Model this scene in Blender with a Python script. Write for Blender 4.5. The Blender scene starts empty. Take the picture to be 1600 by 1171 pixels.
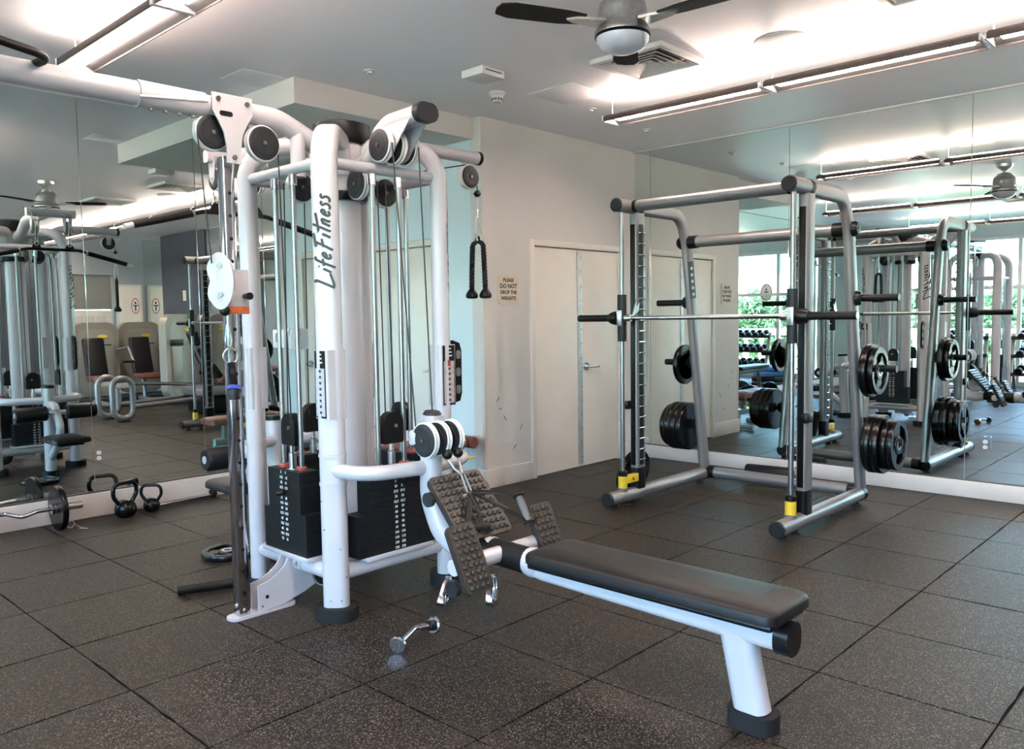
import bpy, bmesh, math, random
from mathutils import Vector, Matrix
random.seed(7)
C = bpy.context.scene.collection
sc = bpy.context.scene
PI = math.pi

# ------------------------------------------------------------------ camera
XR, YD, HC, XC, YM = 3.633, 3.354, 2.93, 1.559, 4.8605     # right mirror, closet wall, ceiling, corner, left mirror
XW, YB = -6.0, -4.9                                         # window wall, far wall behind the photographer
S = 0.6096
cam_d = bpy.data.cameras.new('camera'); cam = bpy.data.objects.new('camera', cam_d); C.objects.link(cam)
cam_d.sensor_fit = 'HORIZONTAL'; cam_d.sensor_width = 36; cam_d.lens = 1281.3 / 1600 * 36
yaw, pitch, roll = 0.8147, -0.0697, -0.0141
fw = Vector((math.sin(yaw) * math.cos(pitch), math.cos(yaw) * math.cos(pitch), math.sin(pitch)))
rt = Vector((math.cos(yaw), -math.sin(yaw), 0)); up = rt.cross(fw)
r2 = rt * math.cos(roll) + up * math.sin(roll); u2 = up * math.cos(roll) - rt * math.sin(roll)
M = Matrix((r2, u2, -fw)).transposed().to_4x4(); M.translation = Vector((-3.0043, -1.2514, 1.3687))
cam.matrix_world = M
cam_d.clip_start = 0.05
sc.camera = cam

# ------------------------------------------------------------------ world, exposure
w = bpy.data.worlds.new('world'); sc.world = w; w.use_nodes = True
nt = w.node_tree; nt.nodes.clear()
sky = nt.nodes.new('ShaderNodeTexSky'); sky.sky_type = 'NISHITA'; sky.sun_disc = False
sky.sun_elevation = math.radians(58); sky.sun_rotation = math.radians(60); sky.air_density = 1.0; sky.dust_density = 3.0
bg = nt.nodes.new('ShaderNodeBackground'); bg.inputs[1].default_value = 2.1
wo = nt.nodes.new('ShaderNodeOutputWorld')
nt.links.new(sky.outputs[0], bg.inputs[0]); nt.links.new(bg.outputs[0], wo.inputs[0])
sc.view_settings.view_transform = 'Standard'; sc.view_settings.look = 'None'
sc.view_settings.gamma = 1; sc.view_settings.use_curve_mapping = False
sc.view_settings.exposure = 1.85
LAMP_UP, LAMP_DOWN = 18.0, 18.5
cy = sc.cycles
cy.max_bounces = 14; cy.diffuse_bounces = 5; cy.glossy_bounces = 8; cy.transparent_max_bounces = 16; cy.transmission_bounces = 8
cy.sample_clamp_indirect = 6.0; cy.use_denoising = True; cy.caustics_reflective = True; cy.blur_glossy = 0.3
for y0, y1 in ((-4.2, -0.2), (-0.2, 4.1)):                   # sampling portals in the window openings (they give no light of their own)
    ld = bpy.data.lights.new('window_portal', 'AREA'); ld.shape = 'RECTANGLE'; ld.size = y1 - y0; ld.size_y = 2.5
    ld.cycles.is_portal = True
    lo = bpy.data.objects.new('window_portal', ld); C.objects.link(lo)
    lo.matrix_world = Matrix(((0, 0, -1, XW - .06), (1, 0, 0, (y0 + y1) / 2), (0, -1, 0, 1.3), (0, 0, 0, 1)))
sd = bpy.data.lights.new('sun', 'SUN'); sd.energy = 9.0; sd.angle = 0.02; sd.color = (1, .95, .86)
so = bpy.data.objects.new('sun', sd); C.objects.link(so); so.rotation_euler = (math.radians(35), math.radians(14), 0)

# ------------------------------------------------------------------ materials
def mat(name, col, rough=.5, metal=0.0, bump=None, noise=None, spec=.5, emit=None, coat=0.0):
    m = bpy.data.materials.new(name); m.use_nodes = True
    n = m.node_tree.nodes; l = m.node_tree.links
    b = n['Principled BSDF']
    b.inputs['Base Color'].default_value = (*col, 1); b.inputs['Roughness'].default_value = rough
    b.inputs['Metallic'].default_value = metal; b.inputs['Specular IOR Level'].default_value = spec
    b.inputs['Coat Weight'].default_value = coat
    tc = n.new('ShaderNodeTexCoord')
    if noise:                                                # (scale, amount): slight mottling of the colour
        t = n.new('ShaderNodeTexNoise'); t.inputs['Scale'].default_value = noise[0]; t.inputs['Detail'].default_value = 4
        l.new(tc.outputs['Object'], t.inputs['Vector'])
        r = n.new('ShaderNodeValToRGB')
        a = noise[1]
        r.color_ramp.elements[0].position = .3; r.color_ramp.elements[1].position = .7
        r.color_ramp.elements[0].color = tuple(c * (1 - a) for c in col) + (1,)
        r.color_ramp.elements[1].color = tuple(min(1, c * (1 + a)) for c in col) + (1,)
        l.new(t.outputs[0], r.inputs[0]); l.new(r.outputs[0], b.inputs['Base Color'])
    if bump:
        t2 = n.new('ShaderNodeTexNoise'); t2.inputs['Scale'].default_value = bump[0]; t2.inputs['Detail'].default_value = 3
        l.new(tc.outputs['Object'], t2.inputs['Vector'])
        bp = n.new('ShaderNodeBump'); bp.inputs['Strength'].default_value = bump[1]; bp.inputs['Distance'].default_value = .002
        l.new(t2.outputs[0], bp.inputs['Height']); l.new(bp.outputs[0], b.inputs['Normal'])
    if emit:
        b.inputs['Emission Color'].default_value = (*emit[0], 1); b.inputs['Emission Strength'].default_value = emit[1]
    return m

WHITE = mat('white_gloss_paint', (.45, .44, .46), .28, noise=(9, .025), coat=.15)
WHITEP = mat('white_plastic', (.60, .59, .58), .4, noise=(30, .03))
SATIN = mat('satin_steel_rod', (.34, .335, .33), .30, 1.0, noise=(20, .06))
CHROME = mat('chrome', (.60, .60, .62), .10, 1.0, noise=(20, .08))
DSTEEL = mat('dull_steel', (.22, .215, .21), .35, 1.0, noise=(40, .1))
STEEL = mat('brushed_steel', (.58, .57, .55), .3, 1.0, noise=(40, .1))
SILVER = mat('silver_frame_paint', (.235, .23, .235), .36, .5, noise=(60, .04))
SHROUD = mat('champagne_shroud', (.30, .265, .225), .42, .3, noise=(40, .03))
RUBBER = mat('black_rubber', (.006, .006, .006), .46, noise=(30, .3), bump=(200, .2), spec=0.28)
GLOSSR = mat('glossy_black_rubber', (.0035, .0035, .0038), .24, noise=(30, .3), bump=(120, .12), spec=.32)
BLACK = mat('black_plastic', (.006, .006, .0065), .33, noise=(30, .3), spec=0.28)
GREYP = mat('grey_plastic', (.018, .019, .022), .42, noise=(30, .2), spec=0.28)
RUBFOOT = mat('grey_rubber_foot', (.014, .014, .0145), .7, bump=(150, .3), spec=0.18)
VINYL = mat('black_vinyl', (.008, .008, .0085), .38, noise=(25, .3), bump=(600, .25), spec=0.28)
BROWNV = mat('brown_vinyl', (.16, .055, .035), .45, noise=(25, .2), bump=(500, .25))
PADRUB = mat('brown_black_rubber', (.034, .027, .021), .36, noise=(30, .25), bump=(300, .15), spec=.35)
STACK = mat('cast_black_plates', (.006, .007, .008), .5, noise=(60, .3), bump=(400, .3), spec=0.28)
NUM = mat('number_ink', (.55, .56, .55), .6, noise=(60, .1))
YELLOW = mat('yellow_plastic', (.75, .50, .03), .4, noise=(30, .08))
RED = mat('red_bumper', (.30, .05, .035), .5, noise=(30, .2))
BLUE = mat('blue_pad', (.05, .16, .42), .55, noise=(20, .2))
BLUER = mat('blue_trim', (.03, .05, .35), .5, noise=(20, .2))
CABLE = mat('black_cable', (.012, .012, .012), .45, noise=(80, .2))
INK = mat('black_ink', (.01, .01, .012), .4, noise=(60, .1))
NAVY = mat('navy_ink', (.012, .012, .05), .5, noise=(60, .1))
SIGN = mat('cream_sign', (.66, .55, .40), .45, noise=(12, .06))
WALL = mat('warm_grey_wall_paint', (.64, .60, .565), .6, noise=(2.5, .03), bump=(180, .08))
SLATE = mat('slate_wall_paint', (.055, .065, .085), .6, noise=(3, .08))
DOORP = mat('cream_door_paint', (.74, .67, .60), .42, noise=(3, .035), bump=(40, .05))
TRIM = mat('white_trim_paint', (.60, .555, .52), .4, noise=(5, .05))
CEIL = mat('ceiling_paint', (.80, .78, .81), .38, noise=(1.5, .02), spec=.45)
ALU = mat('fixture_aluminium', (.62, .62, .64), .35, .6, noise=(50, .05))
WING = mat('dull_lamp_wing', (.15, .147, .15), .5, .3, noise=(50, .05))
DARKF = mat('dark_fixture_inside', (.06, .04, .035), .5, noise=(30, .2))
LOUVRE = mat('vent_paint', (.62, .60, .57), .5, noise=(20, .05))
SCUFF = mat('scuff', (.10, .09, .085), .7, noise=(40, .3))
ORANGE = mat('orange_label', (.55, .12, .03), .5, noise=(60, .2))
CREAMB = mat('cream_plate', (.62, .58, .46), .5, noise=(30, .05))
GREYLCD = mat('grey_screen', (.16, .17, .15), .3, noise=(60, .1))
PLACARD = mat('placard_paper', (.40, .40, .41), .4, noise=(90, .15))
PLINK = mat('pink_placard_paper', (.36, .31, .31), .4, noise=(90, .25))
DOME = mat('frosted_glass_dome', (.62, .62, .68), .25, noise=(12, .03), coat=.5)
BLADE = mat('dark_fan_blade', (.010, .009, .009), .5, noise=(20, .2), spec=.1)
CONC = mat('balcony_concrete', (.5, .49, .46), .8, noise=(6, .1))
LAMPU = mat('lamp_tube_up', (1, 1, 1), emit=((1, .79, .68), LAMP_UP), noise=(3, .001))
LAMPD = mat('lamp_tube_down', (1, 1, 1), emit=((1, .80, .69), LAMP_DOWN), noise=(3, .001))

def mirror_mat():
    m = bpy.data.materials.new('mirror_silvering'); m.use_nodes = True
    b = m.node_tree.nodes['Principled BSDF']
    b.inputs['Base Color'].default_value = (.76, .83, .81, 1); b.inputs['Metallic'].default_value = 1; b.inputs['Roughness'].default_value = 0.0
    return m
MIRROR = mirror_mat()
def glass_mat():
    m = bpy.data.materials.new('tinted_window_glass'); m.use_nodes = True
    n = m.node_tree.nodes; l = m.node_tree.links; n.clear()
    o = n.new('ShaderNodeOutputMaterial'); mx = n.new('ShaderNodeMixShader'); t = n.new('ShaderNodeBsdfTransparent'); g = n.new('ShaderNodeBsdfGlossy')
    f = n.new('ShaderNodeFresnel'); f.inputs[0].default_value = 1.3
    t.inputs[0].default_value = (.86, .935, .955, 1); g.inputs['Roughness'].default_value = 0
    l.new(f.outputs[0], mx.inputs[0]); l.new(t.outputs[0], mx.inputs[1]); l.new(g.outputs[0], mx.inputs[2]); l.new(mx.outputs[0], o.inputs[0])
    return m
GLASS = glass_mat()
FILM = glass_mat(); FILM.name = 'teal_window_film'; [n_ for n_ in FILM.node_tree.nodes if n_.type == 'BSDF_TRANSPARENT'][0].inputs[0].default_value = (.42, .74, .78, 1)
def clear_mat():
    m = bpy.data.materials.new('clear_plastic'); m.use_nodes = True
    b = m.node_tree.nodes['Principled BSDF']
    b.inputs['Base Color'].default_value = (.9, .93, .93, 1); b.inputs['Transmission Weight'].default_value = .85; b.inputs['Roughness'].default_value = .1; b.inputs['IOR'].default_value = 1.2
    return m
CLEAR = clear_mat()
def floor_mat():
    m = bpy.data.materials.new('speckled_rubber_floor'); m.use_nodes = True
    n = m.node_tree.nodes; l = m.node_tree.links; b = n['Principled BSDF']
    tc = n.new('ShaderNodeTexCoord'); geo = n.new('ShaderNodeNewGeometry')
    v = n.new('ShaderNodeTexVoronoi'); v.inputs['Scale'].default_value = 280; v.inputs['Randomness'].default_value = 1
    l.new(geo.outputs['Position'], v.inputs['Vector'])
    wn = n.new('ShaderNodeSeparateColor'); l.new(v.outputs['Color'], wn.inputs[0])
    r = n.new('ShaderNodeValToRGB'); r.color_ramp.interpolation = 'LINEAR'
    e = r.color_ramp.elements; e[0].position = .0; e[0].color = (.003, .0023, .0018, 1); e[1].position = .60; e[1].color = (.0115, .0083, .0059, 1)
    a = e.new(.80); a.color = (.026, .0195, .0143, 1); a = e.new(.90); a.color = (.092, .072, .054, 1); a = e.new(1.0); a.color = (.20, .16, .12, 1)
    l.new(wn.outputs[0], r.inputs[0])
    big = n.new('ShaderNodeTexNoise'); big.inputs['Scale'].default_value = 1.3; big.inputs['Detail'].default_value = 3
    l.new(geo.outputs['Position'], big.inputs['Vector'])
    oi = n.new('ShaderNodeObjectInfo')
    add = n.new('ShaderNodeMath'); add.operation = 'ADD'; l.new(big.outputs[0], add.inputs[0])
    mul = n.new('ShaderNodeMath'); mul.operation = 'MULTIPLY'; mul.inputs[1].default_value = .25; l.new(oi.outputs['Random'], mul.inputs[0]); l.new(mul.outputs[0], add.inputs[1])
    mr = n.new('ShaderNodeMapRange'); mr.inputs[1].default_value = .3; mr.inputs[2].default_value = .95; mr.inputs[3].default_value = .78; mr.inputs[4].default_value = 1.25
    l.new(add.outputs[0], mr.inputs[0])
    mixc = n.new('ShaderNodeVectorMath'); mixc.operation = 'SCALE'; l.new(r.outputs[0], mixc.inputs[0]); l.new(mr.outputs[0], mixc.inputs['Scale'])
    l.new(mixc.outputs[0], b.inputs['Base Color'])
    n2 = n.new('ShaderNodeTexNoise'); n2.inputs['Scale'].default_value = 420; n2.inputs['Detail'].default_value = 2; l.new(geo.outputs['Position'], n2.inputs['Vector'])
    bp = n.new('ShaderNodeBump'); bp.inputs['Strength'].default_value = .45; bp.inputs['Distance'].default_value = .0025
    l.new(n2.outputs[0], bp.inputs['Height']); l.new(bp.outputs[0], b.inputs['Normal'])
    b.inputs['Roughness'].default_value = .46; b.inputs['Specular IOR Level'].default_value = .22
    return m
FLOOR = floor_mat()
JOINT = mat('dark_joint_rubber', (.008, .008, .008), .9, noise=(60, .3))  # dark rubber base that shows in the joints between floor tiles
def leaf_mat():
    m = bpy.data.materials.new('tropical_leaves'); m.use_nodes = True
    n = m.node_tree.nodes; l = m.node_tree.links; b = n['Principled BSDF']
    oi = n.new('ShaderNodeNewGeometry'); r = n.new('ShaderNodeValToRGB')
    e = r.color_ramp.elements; e[0].color = (.05, .13, .07, 1); e[1].color = (.24, .34, .18, 1)
    l.new(oi.outputs['Random Per Island'], r.inputs[0]); l.new(r.outputs[0], b.inputs['Base Color']); b.inputs['Roughness'].default_value = .5
    return m
LEAF = leaf_mat()

# ------------------------------------------------------------------ helpers
def V(*a): return Vector(a)
def frames(pts, closed=False, ref=None):
    n = len(pts); T = []
    for i in range(n):
        a = pts[(i - 1) % n] if (closed or i > 0) else pts[i]
        b = pts[(i + 1) % n] if (closed or i < n - 1) else pts[i]
        T.append((b - a).normalized())
    r = Vector(ref) if ref else (V(0, 0, 1) if abs(T[0].z) < .9 else V(1, 0, 0))
    out = []; N = (r - T[0] * r.dot(T[0])).normalized()
    for i in range(n):
        if i:
            q = T[i - 1].rotation_difference(T[i]); N = q @ N
            N = (N - T[i] * N.dot(T[i])).normalized()
        out.append((N, T[i].cross(N)))
    return out
def fillet(pts, rad, seg=6, closed=False):
    pts = [Vector(p) for p in pts]; n = len(pts); out = []
    for i in range(n):
        if not closed and i in (0, n - 1): out.append(pts[i]); continue
        p, a, b = pts[i], pts[i - 1], pts[(i + 1) % n]
        d1 = (a - p); d2 = (b - p); l1, l2 = d1.length, d2.length; d1 = d1.normalized(); d2 = d2.normalized()
        ang = d1.angle(d2)
        if ang > PI - .03: out.append(p); continue
        R = rad[i] if isinstance(rad, (list, tuple)) else rad
        t = min(R / math.tan(ang / 2), l1 * .49, l2 * .49); R = t * math.tan(ang / 2)
        c = p + (d1 + d2).normalized() * (R / math.sin(ang / 2))
        s = p + d1 * t - c; e_ = p + d2 * t - c
        tot = s.angle(e_); ax = s.cross(e_).normalized()
        for k in range(seg + 1): out.append(c + Matrix.Rotation(tot * k / seg, 3, ax) @ s)
    return out
def rrect(wd, ht, r, seg=4):
    o = []
    for cx, cy_, a0 in ((wd/2-r, ht/2-r, 0), (-wd/2+r, ht/2-r, 90), (-wd/2+r, -ht/2+r, 180), (wd/2-r, -ht/2+r, 270)):
        for k in range(seg + 1):
            a = math.radians(a0 + 90 * k / seg); o.append((cx + r * math.cos(a), cy_ + r * math.sin(a)))
    return o
class MB:
    def __init__(s): s.bm = bmesh.new(); s.flat = False
    def ring(s, pts): return [s.bm.verts.new(p) for p in pts]
    def skin(s, rings, closed=False, caps=True):
        n = len(rings)
        for i in range(n if closed else n - 1):
            a, b = rings[i], rings[(i + 1) % n]; k = len(a)
            for j in range(k): s.bm.faces.new((a[j], a[(j+1) % k], b[(j+1) % k], b[j]))
        if caps and not closed:
            s.bm.faces.new(list(reversed(rings[0]))); s.bm.faces.new(rings[-1])
        return s
    def sweep(s, pts, sec, closed=False, ref=None):
        pts = [Vector(p) for p in pts]; fr = frames(pts, closed, ref)
        if closed:  # remove accumulated twist is skipped; loops here are planar
            pass
        rings = [s.ring([p + N * x + B * y for x, y in sec]) for p, (N, B) in zip(pts, fr)]
        return s.skin(rings, closed)
    def tube(s, pts, r, seg=14, rad=0, closed=False, fs=6, flat=None):
        if rad: pts = fillet(pts, rad, fs, closed)
        return s.sweep(pts, [(r * math.cos(2*PI*k/seg), r * math.sin(2*PI*k/seg)) for k in range(seg)], closed)
    def cyl(s, p0, p1, r0, r1=None, seg=20):
        r1 = r0 if r1 is None else r1; p0 = Vector(p0); p1 = Vector(p1); N, B = frames([p0, p1])[0]
        c = [(math.cos(2*PI*k/seg), math.sin(2*PI*k/seg)) for k in range(seg)]
        return s.skin([s.ring([p0 + (N*x + B*y)*r0 for x, y in c]), s.ring([p1 + (N*x + B*y)*r1 for x, y in c])])
    def lathe(s, prof, o, axis=(0, 0, 1), seg=28, closed=False):
        o = Vector(o); ax = Vector(axis).normalized(); N, B = frames([V(0, 0, 0), ax])[0]
        c = [(math.cos(2*PI*k/seg), math.sin(2*PI*k/seg)) for k in range(seg)]
        rings = [s.ring([o + ax*z + (N*x + B*y)*max(r, 1e-4) for x, y in c]) for r, z in prof]
        return s.skin(rings, closed)
    def box(s, lo, hi, bev=0, seg=2):
        lo = Vector(lo); hi = Vector(hi); return s.obox((lo + hi) / 2, hi - lo, None, bev, seg)
    def obox(s, c, size, rot=None, bev=0, seg=2):
        m = Matrix.Translation(Vector(c)) @ (rot.to_4x4() if rot else Matrix.Identity(4)) @ Matrix.Diagonal((*size, 1))
        g = bmesh.ops.create_cube(s.bm, size=1, matrix=m)
        if bev:
            es = {e for v in g['verts'] for e in v.link_edges}
            bmesh.ops.bevel(s.bm, geom=list(es), offset=bev, segments=seg, affect='EDGES', profile=.5)
        return s
    def prism(s, poly, o, X, Y, th, bev=0):     # poly in (X, Y) axes at o, extruded th along X x Y
        o = Vector(o); X = Vector(X).normalized(); Y = Vector(Y).normalized(); Z = X.cross(Y)
        a = s.ring([o + X*x + Y*y for x, y in poly]); b = s.ring([o + X*x + Y*y + Z*th for x, y in poly])
        n = len(a); s.bm.faces.new(list(reversed(a))); s.bm.faces.new(b)
        for j in range(n): s.bm.faces.new((a[j], a[(j+1) % n], b[(j+1) % n], b[j]))
        return s
    def sphere(s, c, r, sc_=(1, 1, 1), u=20, v=12):
        m = Matrix.Translation(Vector(c)) @ Matrix.Diagonal((*sc_, 1))
        bmesh.ops.create_uvsphere(s.bm, u_segments=u, v_segments=v, radius=r, matrix=m); return s
    def mesh(s, name, m, off=None):
        if off is not None: bmesh.ops.translate(s.bm, verts=s.bm.verts, vec=-Vector(off))
        bmesh.ops.recalc_face_normals(s.bm, faces=s.bm.faces)
        me = bpy.data.meshes.new(name); s.bm.to_mesh(me); s.bm.free()
        me.polygons.foreach_set('use_smooth', [True] * len(me.polygons))
        me.set_sharp_from_angle(angle=math.radians(38))
        me.materials.append(m); return me
    def build(s, name, m, parent=None, local=False):
        off = V(0, 0, 0)
        p = parent
        while p is not None and not local: off = off + p.location; p = p.parent
        return link(name, s.mesh(name, m, off), parent)
def link(name, data, parent=None):
    o = bpy.data.objects.new(name, data); C.objects.link(o); o.parent = parent; return o
def thing(name, label, cat, loc=(0, 0, 0), group=None, rz=0):
    o = bpy.data.objects.new(name, None); C.objects.link(o); o.location = loc; o.rotation_euler = (0, 0, rz)
    o.empty_display_size = .1; o['label'] = label; o['category'] = cat
    if group: o['group'] = group
    return o
def struct(o): o['kind'] = 'structure'; return o
def dup(root, loc=None, rot=None, label=None):
    r = root.copy(); C.objects.link(r)
    if loc is not None: r.location = loc
    if rot is not None: r.rotation_euler = rot
    if label: r['label'] = label
    for ch in list(root.children):
        c = ch.copy(); C.objects.link(c); c.parent = r
        for g in ch.children:
            d = g.copy(); C.objects.link(d); d.parent = c
    return r
def text_mesh(lines, size, m, name, spacing=1.0, bold=0.0, depth=.0006):   # mesh lying in XY, centred
    cu = bpy.data.curves.new('t', 'FONT'); cu.body = lines; cu.size = size; cu.align_x = 'CENTER'; cu.align_y = 'CENTER'
    cu.space_line = spacing; cu.offset = bold; cu.extrude = depth; cu.resolution_u = 2
    o = bpy.data.objects.new('t', cu); C.objects.link(o)
    bpy.context.view_layer.update()
    me = bpy.data.meshes.new_from_object(o.evaluated_get(bpy.context.evaluated_depsgraph_get()))
    bpy.data.objects.remove(o); bpy.data.curves.remove(cu)
    me.name = name; me.materials.clear(); me.materials.append(m); return me
def basis(X, Y, o):
    X = Vector(X).normalized(); Y = Vector(Y).normalized(); Z = X.cross(Y)
    return Matrix(((X.x, Y.x, Z.x, o[0]), (X.y, Y.y, Z.y, o[1]), (X.z, Y.z, Z.z, o[2]), (0, 0, 0, 1)))
def place_mesh(me, X, Y, o, parent, name):
    off = V(0, 0, 0); p = parent
    while p is not None: off = off + p.location; p = p.parent
    me = me.copy(); me.transform(basis(X, Y, Vector(o) - off)); return link(name, me, parent)

# ------------------------------------------------------------------ the room
floor = struct(MB().box((XW, YB, -.06), (XR, YM, -.012)).build('floor', JOINT))
tile_cache = {}
def tile(x0, x1, y0, y1):
    if x1 - x0 < .03 or y1 - y0 < .03: return
    k = (round(x1 - x0, 3), round(y1 - y0, 3))
    if k not in tile_cache:
        b = MB(); g = .0042; hx, hy = k[0]/2 - g, k[1]/2 - g; rr = random.Random(hash(k) % 997); pts = []; n_ = 8
        for (ax, ay), (bx, by_) in (((-hx, -hy), (hx, -hy)), ((hx, -hy), (hx, hy)), ((hx, hy), (-hx, hy)), ((-hx, hy), (-hx, -hy))):
            for i_ in range(n_):
                t_ = (i_ + (rr.uniform(-.3, .3) if i_ else 0)) / n_; jt = rr.uniform(-.0030, .0030) if i_ else 0
                pts.append((ax + (bx - ax)*t_ + (jt if ax == bx else 0), ay + (by_ - ay)*t_ + (jt if ay == by_ else 0)))
        b.skin([b.ring([V(x_, y_, -.012) for x_, y_ in pts]), b.ring([V(x_, y_, 0) for x_, y_ in pts])])
        tile_cache[k] = b.mesh('floor_tile', FLOOR)
    o = link('floor_tile', tile_cache[k], floor); o.location = ((x0 + x1)/2, (y0 + y1)/2, random.uniform(-.0008, .0004))
    if k[0] == k[1]: o.rotation_euler.z = PI/2 * random.randrange(4)
for i in range(-10, 6):
    for j in range(-9, 8):
        x0, x1 = max(i*S, XW), min((i+1)*S, XR); y0, y1 = max(j*S, YB), min((j+1)*S, YM)
        if x1 <= x0 or y1 <= y0: continue
        if x1 <= XC or y1 <= YD: tile(x0, x1, y0, y1)
        else:
            if y0 < YD: tile(x0, x1, y0, YD)
            if x0 < XC: tile(x0, XC, max(y0, YD), y1)
ceiling = struct(MB().box((XW - .2, YB - .2, HC), (XR + .2, YM + .2, HC + .12)).build('ceiling', CEIL))
def wall(name, lo, hi, m=WALL): return struct(MB().box(lo, hi).build(name, m))
wall_left = wall('wall_left', (XW, YM + .008, 0), (XC, YM + .15, HC))
wall_right = wall('wall_right', (XR + .008, YB, 0), (XR + .15, YD + 1.6, HC))
# closet corner: front wall with the double door, side wall with the single door
DX0, DX1, DZ = 2.167, 3.36, 1.985
wall_closet = struct(MB().box((XC, YD, 0), (2.11, YD + .12, HC)).box((3.417, YD, 0), (XR + .008, YD + .12, HC)).box((2.11, YD, 2.02), (3.417, YD + .12, HC)).box((2.11, YD + .10, 0), (3.417, YD + .12, 2.02)).build('wall_closet', WALL))
RY0, RY1 = 3.80, 4.79
wall_alcove = struct(MB().box((XC, YD + .12, 0), (XC + .12, RY0, HC)).box((XC, RY1, 0), (XC + .12, YM + .008, HC)).box((XC, RY0, 2.035), (XC + .12, RY1, HC)).box((XC + .1, RY0, 0), (XC + .12, RY1, 2.035)).build('wall_alcove', mat('pale_blue_grey_wall', (.66, .76, .79), .6, noise=(2.5, .03))))  # alcove wall in an even blue-grey, cooler than the closet wall
soffit = struct(MB().box((-.03, 3.443, 2.766), (XC, YM, HC)).build('trim_1', WALL)); soffit['label'] = 'dropped soffit box over the alcove beside the closet wall'
MB().box((.45, 3.85, 2.762), (1.05, 4.45, 2.766)).build('access_panel', TRIM, soffit)
# far wall and window wall
wall_far = struct(MB().box((XW, YB - .15, 0), (2.30, YB, HC)).box((3.05, YB - .15, 0), (XR + .15, YB, HC)).box((2.30, YB - .15, 2.25), (3.05, YB, HC)).build('wall_far', mat('blue_grey_wall_paint', (.30, .33, .36), .6, noise=(3, .04))))
MB().box((1.15, YB, 0), (2.02, YB + .12, HC)).build('slate_pillar', SLATE, wall_far)
MB().box((2.30, YB - .6, 0), (3.05, YB - .55, 2.3)).build('niche_back', WALL, wall_far)
MB().box((2.3, YB - .10, 1.62), (3.05, YB - .05, 2.25)).build('grey_panel', mat('niche_grey', (.22, .22, .20), .6, noise=(4, .05)), wall_far)
d3 = struct(bpy.data.objects.new('door_3', None)); C.objects.link(d3); d3.location = (2.675, YB - .1, 0)
MB().box((2.31, YB - .12, 0), (3.04, YB - .08, 1.60), .004).build('door_leaf', DOORP, d3)
for x in (2.38, 2.58, 2.78):
    MB().box((x, YB - .085, .2), (x + .16, YB - .074, 1.5), .003).build('door_panel', TRIM, d3)
d4 = struct(bpy.data.objects.new('door_4', None)); C.objects.link(d4); d4.location = (3.33, YB, 0)
MB().box((3.10, YB, 0), (3.58, YB + .03, 2.08), .004).build('door_frame', TRIM, d4)
lf = MB().box((3.14, YB + .03, .02), (3.54, YB + .045, 2.04), .003).build('door_leaf', DOORP, d4)
MB().tube([(3.20, YB + .05, .95), (3.20, YB + .09, .95), (3.30, YB + .09, .95)], .01, 8).build('lever_handle', CHROME, lf)
# right wall beyond the mirror: slate stretch
slate = struct(MB().box((XR - .02, -4.05, 0), (XR + .008, -2.35, HC)).build('wall_slate', SLATE))
MB().box((XR - .028, -3.22, 1.74), (XR - .02, -3.10, 1.92), .002).build('switch_plate', CREAMB, slate)

def mirror(parent, lo, hi): return MB().box(lo, hi, .0015, 1).build('mirror_panel', MIRROR, parent)
seams = [YD - .002, 3.174, 1.803, .435, -.935, -2.35]
for a, b in zip(seams[:-1], seams[1:]): mirror(wall_right, (XR, b + .0015, .128), (XR + .008, a - .0015, HC - .012))
mirror(wall_right, (XR, YB + .01, .128), (XR + .008, -4.06, HC - .012))
sx = [XC - .002, .53, -.854, -2.235, -3.61, -4.99, XW + .01]
for a, b in zip(sx[:-1], sx[1:]):
    top = HC - .008
    if a > .6: mirror(wall_left, (b + .0015, YM, .178), (a - .0015, YM + .008, 2.764))
    elif a > 0: mirror(wall_left, (b + .0015, YM, .178), (-.032, YM + .008, top)); mirror(wall_left, (-.029, YM, .178), (a - .0015, YM + .008, 2.764))
    else: mirror(wall_left, (b + .0015, YM, .178), (a - .0015, YM + .008, top))
def board(name, lo, hi, m=TRIM, bev=.006): return struct(MB().box(lo, hi, bev).build(name, m))
b1 = board('baseboard_right', (XR - .028, -2.3, 0), (XR + .006, YD - .001, .122))
MB().box((XR - .012, -2.3, .122), (XR, YD, .128)).build('mirror_channel', DARKF, b1)
b2 = board('baseboard_left', (-5.98, YM - .03, 0), (XC - .001, YM + .006, .168))
MB().box((-5.98, YM - .014, .168), (XC, YM, .178)).build('mirror_channel', DARKF, b2)
board('baseboard_closet', (XC - .016, YD - .018, 0), (2.112, YD + .001, .152)); board('baseboard_corner', (3.415, YD - .018, 0), (XR - .028, YD + .001, .152))
board('baseboard_alcove', (XC - .016, YD, 0), (XC + .001, RY0 - .05, .152))
tr = struct(MB().box((XR - .02, YB + .01, HC - .012), (XR + .006, YD, HC), .002).build('trim_2', WHITEP)); tr['label'] = 'thin white channel along the top of the right mirror'
cg = struct(MB().box((XC - .004, YD - .004, .152), (XC + .028, YD, 1.34), .001).box((XC - .004, YD, .152), (XC, YD + .028, 1.34), .001).build('trim_3', TRIM)); cg['label'] = 'white corner guard on the outside corner of the closet wall'
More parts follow.
